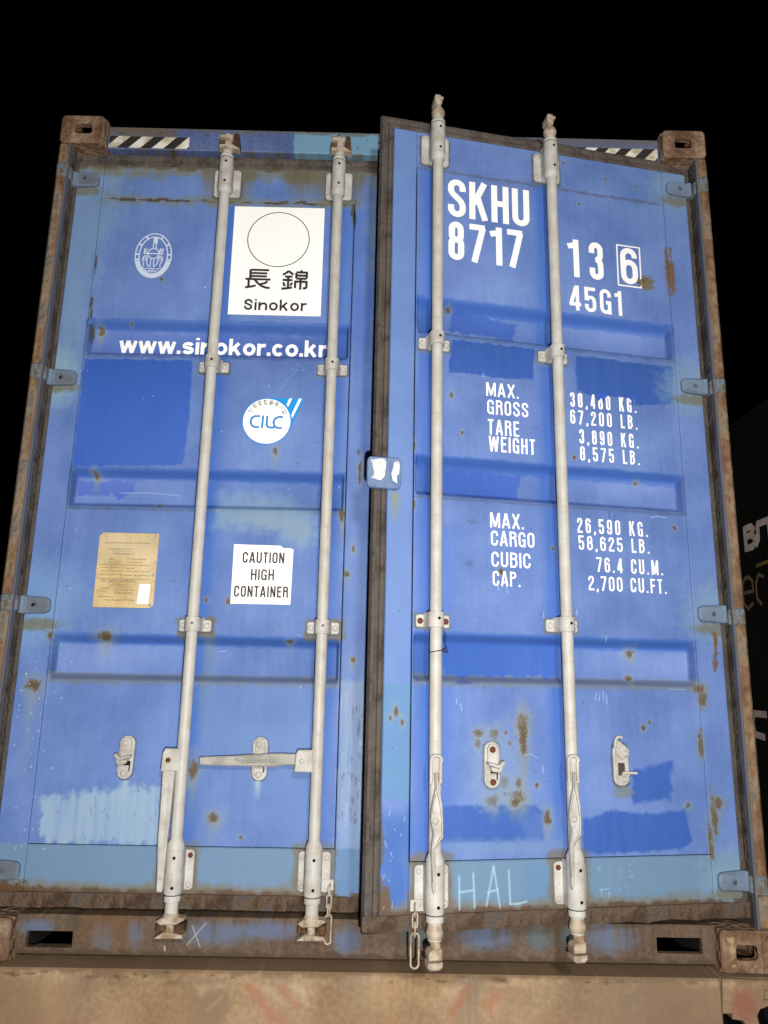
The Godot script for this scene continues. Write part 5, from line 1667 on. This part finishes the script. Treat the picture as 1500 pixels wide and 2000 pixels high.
	obj("sticker_remnant", st, mottled([Color(0.80, 0.80, 0.82), Color(0.97, 0.97, 0.97), Color(1, 1, 1)], 21, 8.0, 0.5, 1.3), d)
	# the handles hang in front of their bars
	for x in [0.170, 0.588]:
		var tilt := 0.0 if x < 0.3 else -0.035
		var cl := Shape.new()
		var u := []
		u.append_array([w3(-0.0155, 0.535, 0), w3(-0.0155, 0.592, 0)])
		for k in 7:
			var t := PI - PI * k / 6.0
			u.append(w3(cos(t) * 0.0155 - 0.0, 0.597 + sin(t) * 0.013, 0))
		u.append_array([w3(0.0125, 0.592, 0), w3(0.0125, 0.535, 0)])
		var off := w3(x - 0.004, 0, 0.072)
		cl.tube(u.map(func(q): return q + off), 0.0052, 8)
		cl.box(off + w3(0, 0.585, -0.010), w3(0.034, 0.05, 0.010), 0.003)
		obj("handle_hub", cl, mats.cast_white, d)
		var hs := Shape.new()
		hs.xf = Transform3D(Basis(Vector3(0, 0, 1), tilt), w3(x - 0.001, 0.54, 0.0))
		var g := [v(-0.008, 0.020), v(-0.007, -0.020), v(-0.0135, -0.051), v(-0.0185, -0.081), v(-0.020, -0.100), v(-0.015, -0.122), v(-0.0126, -0.141), v(-0.017, -0.174), v(-0.017, -0.207), v(-0.0145, -0.280), v(-0.0105, -0.294), v(-0.006, -0.284), v(-0.0035, -0.183), v(0.001, -0.168), v(0.016, -0.146), v(0.016, -0.118), v(0.0126, -0.066), v(0.006, -0.032), v(0.0027, -0.002), v(0.0027, 0.020)]
		hs.prism(g, 0.066, 0.078, 0.002, true)
		hs.tube([w3(0.000, 0.0, 0.0780), w3(0.004, -0.032, 0.0785), w3(0.0105, -0.066, 0.0785), w3(0.0132, -0.118, 0.0785), w3(0.0125, -0.146, 0.0785), w3(-0.013, -0.176, 0.0785), w3(-0.0135, -0.21, 0.0785), w3(-0.0112, -0.285, 0.0785)], 0.0022, 6)
		hs.stud(w3(-0.0075, -0.104, 0.078), 0.0095, 0.006, 14, true)
		hs.stud(w3(-0.0080, -0.084, 0.078), 0.0035, 0.003, 8, true)
		hs.stud(w3(-0.0070, -0.126, 0.078), 0.0035, 0.003, 8, true)
		var gl := Shape.new()  # flat dark strokes: grime and ridge shadow drawn on the handle
		gl.xf = hs.xf
		gl.stroke([v(0.0005, 0.018), v(0.0005, -0.004), v(0.0065, -0.040), v(0.0140, -0.085), v(0.0150, -0.140)], 0.0014, 0.0790)
		gl.stroke([v(-0.0055, 0.018), v(-0.0050, -0.020), v(0.0040, -0.056), v(0.0105, -0.100), v(0.0110, -0.142), v(-0.0145, -0.176), v(-0.0150, -0.26)], 0.0014, 0.0792)
		gl.stroke([v(0.0150, -0.148), v(-0.0110, -0.178), v(-0.0115, -0.285)], 0.0016, 0.0794)
		gl.stroke([v(-0.0070, -0.035), v(-0.0125, -0.058), v(-0.0175, -0.085)], 0.0013, 0.0790)
		gl.stroke([v(-0.0130, -0.125), v(-0.0105, -0.145), v(-0.0135, -0.168)], 0.0013, 0.0790)
		obj("handle", hs, mats.cast_white, d, gl, mats.grime_shadow)
	build_catch(d, 0.355, 0.578, 0.0, -1.0, mats.cast_white, true)
	# the other retainer is a hooked one with a short peg
	var h := Shape.new()
	h.prism(round_rect(0.746, 0.517, 0.797, 0.640, 0.022, 8), 0.0, 0.008, 0.002)
	h.prism([v(0.752, 0.612), v(0.772, 0.594), v(0.796, 0.606), v(0.797, 0.622), v(0.770, 0.646), v(0.758, 0.652)], 0.008, 0.016, 0.002)
	var hook := []
	for k in 8:
		var t := deg_to_rad(lerpf(200, 60, k / 7.0))
		hook.append(w3(0.764 + cos(t) * 0.016, 0.640 + sin(t) * 0.022, 0.018))
	h.tube(hook, 0.005, 8)
	h.tube([w3(0.774, 0.555, 0.010), w3(0.800, 0.556, 0.022), w3(0.813, 0.556, 0.026)], 0.0042, 8)
	h.prism([v(0.770, 0.545), v(0.797, 0.545), v(0.797, 0.555), v(0.770, 0.555)], 0.008, 0.014, 0.002)
	var hk := Shape.new()
	hk.prism([v(0.760, 0.547), v(0.782, 0.547), v(0.782, 0.584), v(0.760, 0.584)], 0.006, 0.0086)
	obj("handle_retainer", h, mats.cast_white, d, hk, plain(Color(0.32, 0.27, 0.26), 0.9))
	bolt(d, w3(0.781, 0.613, 0.016), false, 0.0100)
	bolt(d, w3(0.780, 0.535, 0.008), false, 0.0080)


# ---------------------------------------------------------------- trailer chassis under the container
func build_chassis() -> void:
	var t := base("trailer_chassis", self, w3(0, -0.30, 0))
	tag(t, "dusty tan rear beam of the trailer chassis that carries the blue container", "trailer")
	var c := Canvas.new(Rect2(-1.24, -0.33, 2.50, 0.34), 520.0, NF, NC, NS)
	c.ground(Color(0.655, 0.55, 0.435), 0.11, 0.06, 0.01, 210)
	c.rectangle(-1.3, -0.35, 1.3, -0.13, Color(0.64, 0.48, 0.39), 0.55, 0.05, 0.12, 0.02)
	c.rectangle(-1.3, -0.012, 1.3, 0.02, Color(0.50, 0.41, 0.32), 0.8, 0.05, 0.012, 0.012)
	for k in 26:
		c.blot(v(rng.randf_range(-1.2, 1.0), rng.randf_range(-0.03, -0.005)), rng.randf_range(0.004, 0.025), rng.randf_range(0.002, 0.006), Color(0.40, 0.31, 0.23), 0.65, 1.2, 0.7)
	for k in 22:
		c.streak(rng.randf_range(-1.2, 1.05), rng.randf_range(-0.05, 0.0), rng.randf_range(0.1, 0.25), rng.randf_range(0.02, 0.07), [Color(0.58, 0.48, 0.38), Color(0.70, 0.57, 0.42), Color(0.54, 0.48, 0.42)][k % 3], 0.4)
	c.streak(0.30, 0.0, 0.3, 0.05, Color(0.50, 0.46, 0.41), 0.6)
	c.rectangle(0.55, -0.35, 1.3, 0.0, Color(0.52, 0.44, 0.36), 0.6, 0.4, 0.05, 0.05)  # both beam ends darkened, painting in the falloff of the light
	c.rectangle(-1.3, -0.35, -0.9, 0.0, Color(0.56, 0.46, 0.36), 0.5, 0.3, 0.05, 0.05)
	# old warning stripes and lettering, almost lost under the dust
	for q in [[v(-0.351, -0.039), v(-0.318, -0.039), v(-0.225, -0.136), v(-0.269, -0.137)], [v(-0.267, -0.038), v(-0.237, -0.037), v(-0.183, -0.090), v(-0.205, -0.090)], [v(0.238, -0.097), v(0.290, -0.030), v(0.320, -0.029), v(0.253, -0.116)], [v(0.335, -0.076), v(0.372, -0.035), v(0.410, -0.035), v(0.364, -0.108)]]:
		c.patch(q, Color(0.68, 0.47, 0.37), 0.62, 0.018, 0.012)
	for q in [[v(-0.318, -0.039), v(-0.271, -0.038), v(-0.227, -0.090)], [v(-0.222, -0.037), v(-0.178, -0.037), v(-0.168, -0.083)], [v(-0.496, -0.041), v(-0.407, -0.040), v(-0.472, -0.067)], [v(0.216, -0.038), v(0.283, -0.030), v(0.246, -0.077)]]:
		c.patch(q, Color(0.78, 0.68, 0.55), 0.55, 0.018, 0.012)
	c.blot(v(-0.436, -0.089), 0.042, 0.042, Color(0.56, 0.48, 0.40), 0.5, 0.3, 0.4)
	c.scratch([v(-0.455, -0.103), v(-0.413, -0.067)], 0.008, Color(0.70, 0.60, 0.48), 0.6, 0.3)
	for l in [[v(-0.095, -0.053), v(-0.021, -0.052)], [v(-0.057, -0.052), v(-0.056, -0.097)]]:
		c.scratch(l, 0.012, Color(0.63, 0.49, 0.40), 0.4, 0.3)
	c.scratch([v(0.023, -0.054), v(-0.003, -0.074), v(0.024, -0.093), v(0.061, -0.086), v(0.063, -0.060), v(0.023, -0.054)], 0.010, Color(0.71, 0.58, 0.46), 0.4, 0.3)
	c.blot(v(1.101, -0.068), 0.035, 0.04, Color(0.58, 0.36, 0.30), 0.7, 0.7, 0.9)
	var m := sheet(c, 0.9, 0.2)
	var s := Shape.new()
	var lifted := Rect2(c.rect.position + v(0, 0.30), c.rect.size)
	s.win = lifted
	s.xf = Transform3D(Basis(), w3(0, 0.30, 0))
	s.box(w3(-0.10, -0.165, -0.075), w3(2.274, 0.326, 0.21), 0.006)
	s.st.set_smooth_group(-1)
	var beam := obj("rear_beam", s, m, t)
	beam.position = w3(0, 0, 0)
	# the end plate on the right, cut away below, with a faded red mark
	var e := Shape.new()
	e.win = lifted
	e.xf = s.xf
	var zq := 0.026
	e.prism([v(1.043, -0.003), v(1.206, -0.006), v(1.204, -0.033), v(1.165, -0.033), v(1.162, -0.057), v(1.201, -0.062), v(1.148, -0.082), v(1.138, -0.099), v(1.144, -0.132), v(1.108, -0.132), v(1.095, -0.113), v(1.065, -0.109), v(1.064, -0.095), v(1.038, -0.095)], zq - 0.05, zq, 0.003)
	obj("end_plate", e, m, t)
	var sp := Shape.new()
	sp.win = lifted
	sp.xf = s.xf
	sp.box(w3(1.135, -0.033, -0.085), w3(0.19, 0.060, 0.200), 0.004)
	obj("corner_support", sp, m, t)
	for x in [-0.46, 0.46]:
		var r := Shape.new()
		r.box(w3(x, 0.13, -6.2), w3(0.16, 0.02, 12.0))
		r.box(w3(x, -0.05, -6.2), w3(0.016, 0.34, 12.0))
		r.box(w3(x, -0.23, -6.2), w3(0.16, 0.02, 12.0))
		obj("frame_rail", r, mats.keeper, t)
	for z in [-1.6, -2.95]:
		var ax := Shape.new()
		ax.box(w3(0, -0.62, z), w3(1.9, 0.14, 0.14), 0.01)
		for x in [-0.46, 0.46]:
			ax.box(w3(x, -0.40, z), w3(0.10, 0.34, 0.30), 0.01)
		obj("axle", ax, mats.keeper, t)
		for x in [-1.04, 1.04]:
			var w := Shape.new()
			w.lathe([v(0.26, -0.15), v(0.46, -0.15), v(0.52, -0.10), v(0.53, 0.0), v(0.52, 0.10), v(0.46, 0.15), v(0.26, 0.15), v(0.20, 0.05), v(0, 0.05)], Vector3(), 28)
			var wm := obj("wheel", w, mats.tyre, t)
			wm.position = w3(x, -0.62, z)
			wm.rotation.z = -PI / 2 * signf(x)


# ---------------------------------------------------------------- the dark truck body on the right
func build_neighbour() -> void:
	var n := base("truck_body", self, w3(3.5, -1.45, -5.0))
	tag(n, "dark green truck body with pale letters, half hidden in the night beside the blue container", "truck")
	var s := Shape.new()
	s.box(w3(0.05, 2.55, 0.0), w3(2.5, 2.85, 9.0), 0.03)
	var b := obj("body", s, mats.night_green, n)
	var fr := Shape.new()
	fr.box(w3(0.05, 0.95, 0.0), w3(1.0, 0.35, 8.8))
	obj("frame", fr, mats.tyre, n)
	for z in [2.6, 1.4, -3.2]:
		for x in [-0.95, 0.95]:
			var w := Shape.new()
			w.lathe([v(0.26, -0.15), v(0.46, -0.15), v(0.52, -0.10), v(0.53, 0.0), v(0.52, 0.10), v(0.46, 0.15), v(0.26, 0.15), v(0.20, 0.05), v(0, 0.05)], Vector3(), 28)
			var wm := obj("wheel", w, mats.tyre, n)
			wm.position = w3(x, 0.53, z)
			wm.rotation.z = -PI / 2 * signf(x)
	# letters on the side wall; x runs towards the camera
	var side := Transform3D(Basis(w3(0, 0, 1), w3(0, 1, 0), w3(-1, 0, 0)), w3(2.30 - 3.5 - 0.004, 1.45, 5.0))
	var rows := [["night_print", [[[v(-2.11, 1.650), v(-2.11, 1.810)], [v(-2.11, 1.792), v(-2.03, 1.792), v(-2.005, 1.772), v(-2.03, 1.742), v(-2.11, 1.738)], [v(-2.03, 1.738), v(-1.985, 1.710), v(-1.985, 1.690), v(-2.03, 1.668), v(-2.11, 1.668)], [v(-1.99, 1.665), v(-1.955, 1.700), v(-1.945, 1.795)], [v(-1.955, 1.790), v(-1.80, 1.790)], [v(-1.815, 1.805), v(-1.815, 1.650)]], 0.042]],
		["night_tan", [[[v(-2.19, 1.40), v(-2.07, 1.40), v(-2.07, 1.46), v(-2.11, 1.49), v(-2.16, 1.49), v(-2.20, 1.45), v(-2.20, 1.34), v(-2.15, 1.30), v(-2.08, 1.33)], [v(-1.93, 1.47), v(-1.99, 1.49), v(-2.03, 1.44), v(-2.03, 1.35), v(-1.98, 1.31)]], 0.022]],
		["night_yellow", [[[v(-2.01, 1.545), v(-1.85, 1.552)]], 0.022]],
		["night_print", [[[v(-2.04, 0.675), v(-2.20, 0.675), v(-2.215, 0.62), v(-2.20, 0.555), v(-2.08, 0.545)], [v(-1.99, 0.67), v(-1.99, 0.54)], [v(-1.99, 0.67), v(-1.85, 0.68)]], 0.040]]]
	for r in rows:
		var l := Shape.new()
		l.xf = side
		var z := 0.0
		for p in r[1][0]:
			l.stroke(p, r[1][1], z)
			z += 0.0004
		obj("lettering", l, mats[r[0]], n)


# ---------------------------------------------------------------- chains and wire
func link_path(c: Vector3, half: float, wide: float, turn: float) -> Array:
	var p := []
	for k in 20:
		var t := TAU * k / 20
		var y := sin(t) * wide + (half - wide) * (1.0 if sin(t) >= 0 else -1.0)
		p.append(c + Vector3(cos(t) * wide, y, 0).rotated(Vector3.UP, turn))
	return p


func build_loose_things() -> void:
	# each seal chain hangs from a tab bolted under a bearing; positions on the closed door, then on the open one
	var spots := [[Transform3D(Basis(), w3(0, 0, -0.06)), -0.1185, 0.226, [[0.2005, 0.0145, 0.0055, 1.25], [0.1705, 0.0190, 0.0070, 0.15], [0.1450, 0.0180, 0.0075, 1.2], [0.0935, 0.0410, 0.0090, 0.1]], 0.008, "thin rusty-white chain with a narrow long link, hanging below the closed door's inner bar"],
		[right_door_at(), 0.1190, 0.216, [[0.1960, 0.0165, 0.0055, 1.3], [0.1700, 0.0190, 0.0075, 0.2], [0.1470, 0.0190, 0.0060, 1.4], [0.0940, 0.0440, 0.0120, 0.05]], 0.012, "pale chain with a wide oval link, hanging below the ajar door's inner bar"]]
	for sp in spots:
		var at: Transform3D = sp[0]
		var x: float = sp[1]
		var y: float = sp[2]
		var n := base("seal_chain", self, at * w3(x, y, 0.02))
		n.transform.basis = at.basis
		tag(n, sp[5], "chain", "seal chains of the doors")
		var tb := Shape.new()
		var outer := round_rect(-0.011, -0.026, 0.012, 0.004, 0.003, 3)
		var inner := []
		for p in outer:
			inner.append(v(0.001, -0.010) + (p - v(0.0, -0.011)).normalized() * 0.0042)
		tb.ring_plate(outer, inner, -0.010, -0.006, 0.0)
		tb.box(w3(-0.022 if x < 0 else 0.022, -0.012, -0.009), w3(0.026, 0.030, 0.003), 0.0008)
		obj("tab", tb, mats.cast_white, n)
		for l in sp[3]:
			var s := Shape.new()
			s.tube(link_path(w3(0, l[0] - y, 0.004), l[1], l[2], l[3]), 0.0030 if l[1] > 0.03 else 0.0027, 8, true)
			obj("link", s, mats.cam_white, n)
	# a twist of dark wire round the third bar
	var r := right_door_at()
	var wn := base("wire_twist", self, r * w3(0.170, 0.90, 0.045))
	wn.transform.basis = r.basis
	tag(wn, "loose twist of dark wire tied round the ajar door's inner bar", "wire")
	var ws := Shape.new()
	var ring := []
	for k in 16:
		var t := TAU * k / 16
		ring.append(w3(cos(t) * 0.0198, 0.004 + cos(t) * 0.004, sin(t) * 0.0198))
	ws.tube(ring, 0.0014, 6, true)
	obj("loop", ws, mats.ink, wn)
	var tl := Shape.new()
	tl.tube([w3(0.018, 0.008, 0.006), w3(0.026, 0.002, 0.012), w3(0.030, 0.012, 0.012), w3(0.025, 0.030, 0.010), w3(0.028, 0.050, 0.008), w3(0.024, 0.062, 0.008)], 0.0017, 6)
	tl.tube([w3(0.020, 0.004, 0.008), w3(0.031, 0.0, 0.014), w3(0.033, 0.008, 0.012)], 0.0026, 6)
	obj("tail", tl, mats.ink, wn)
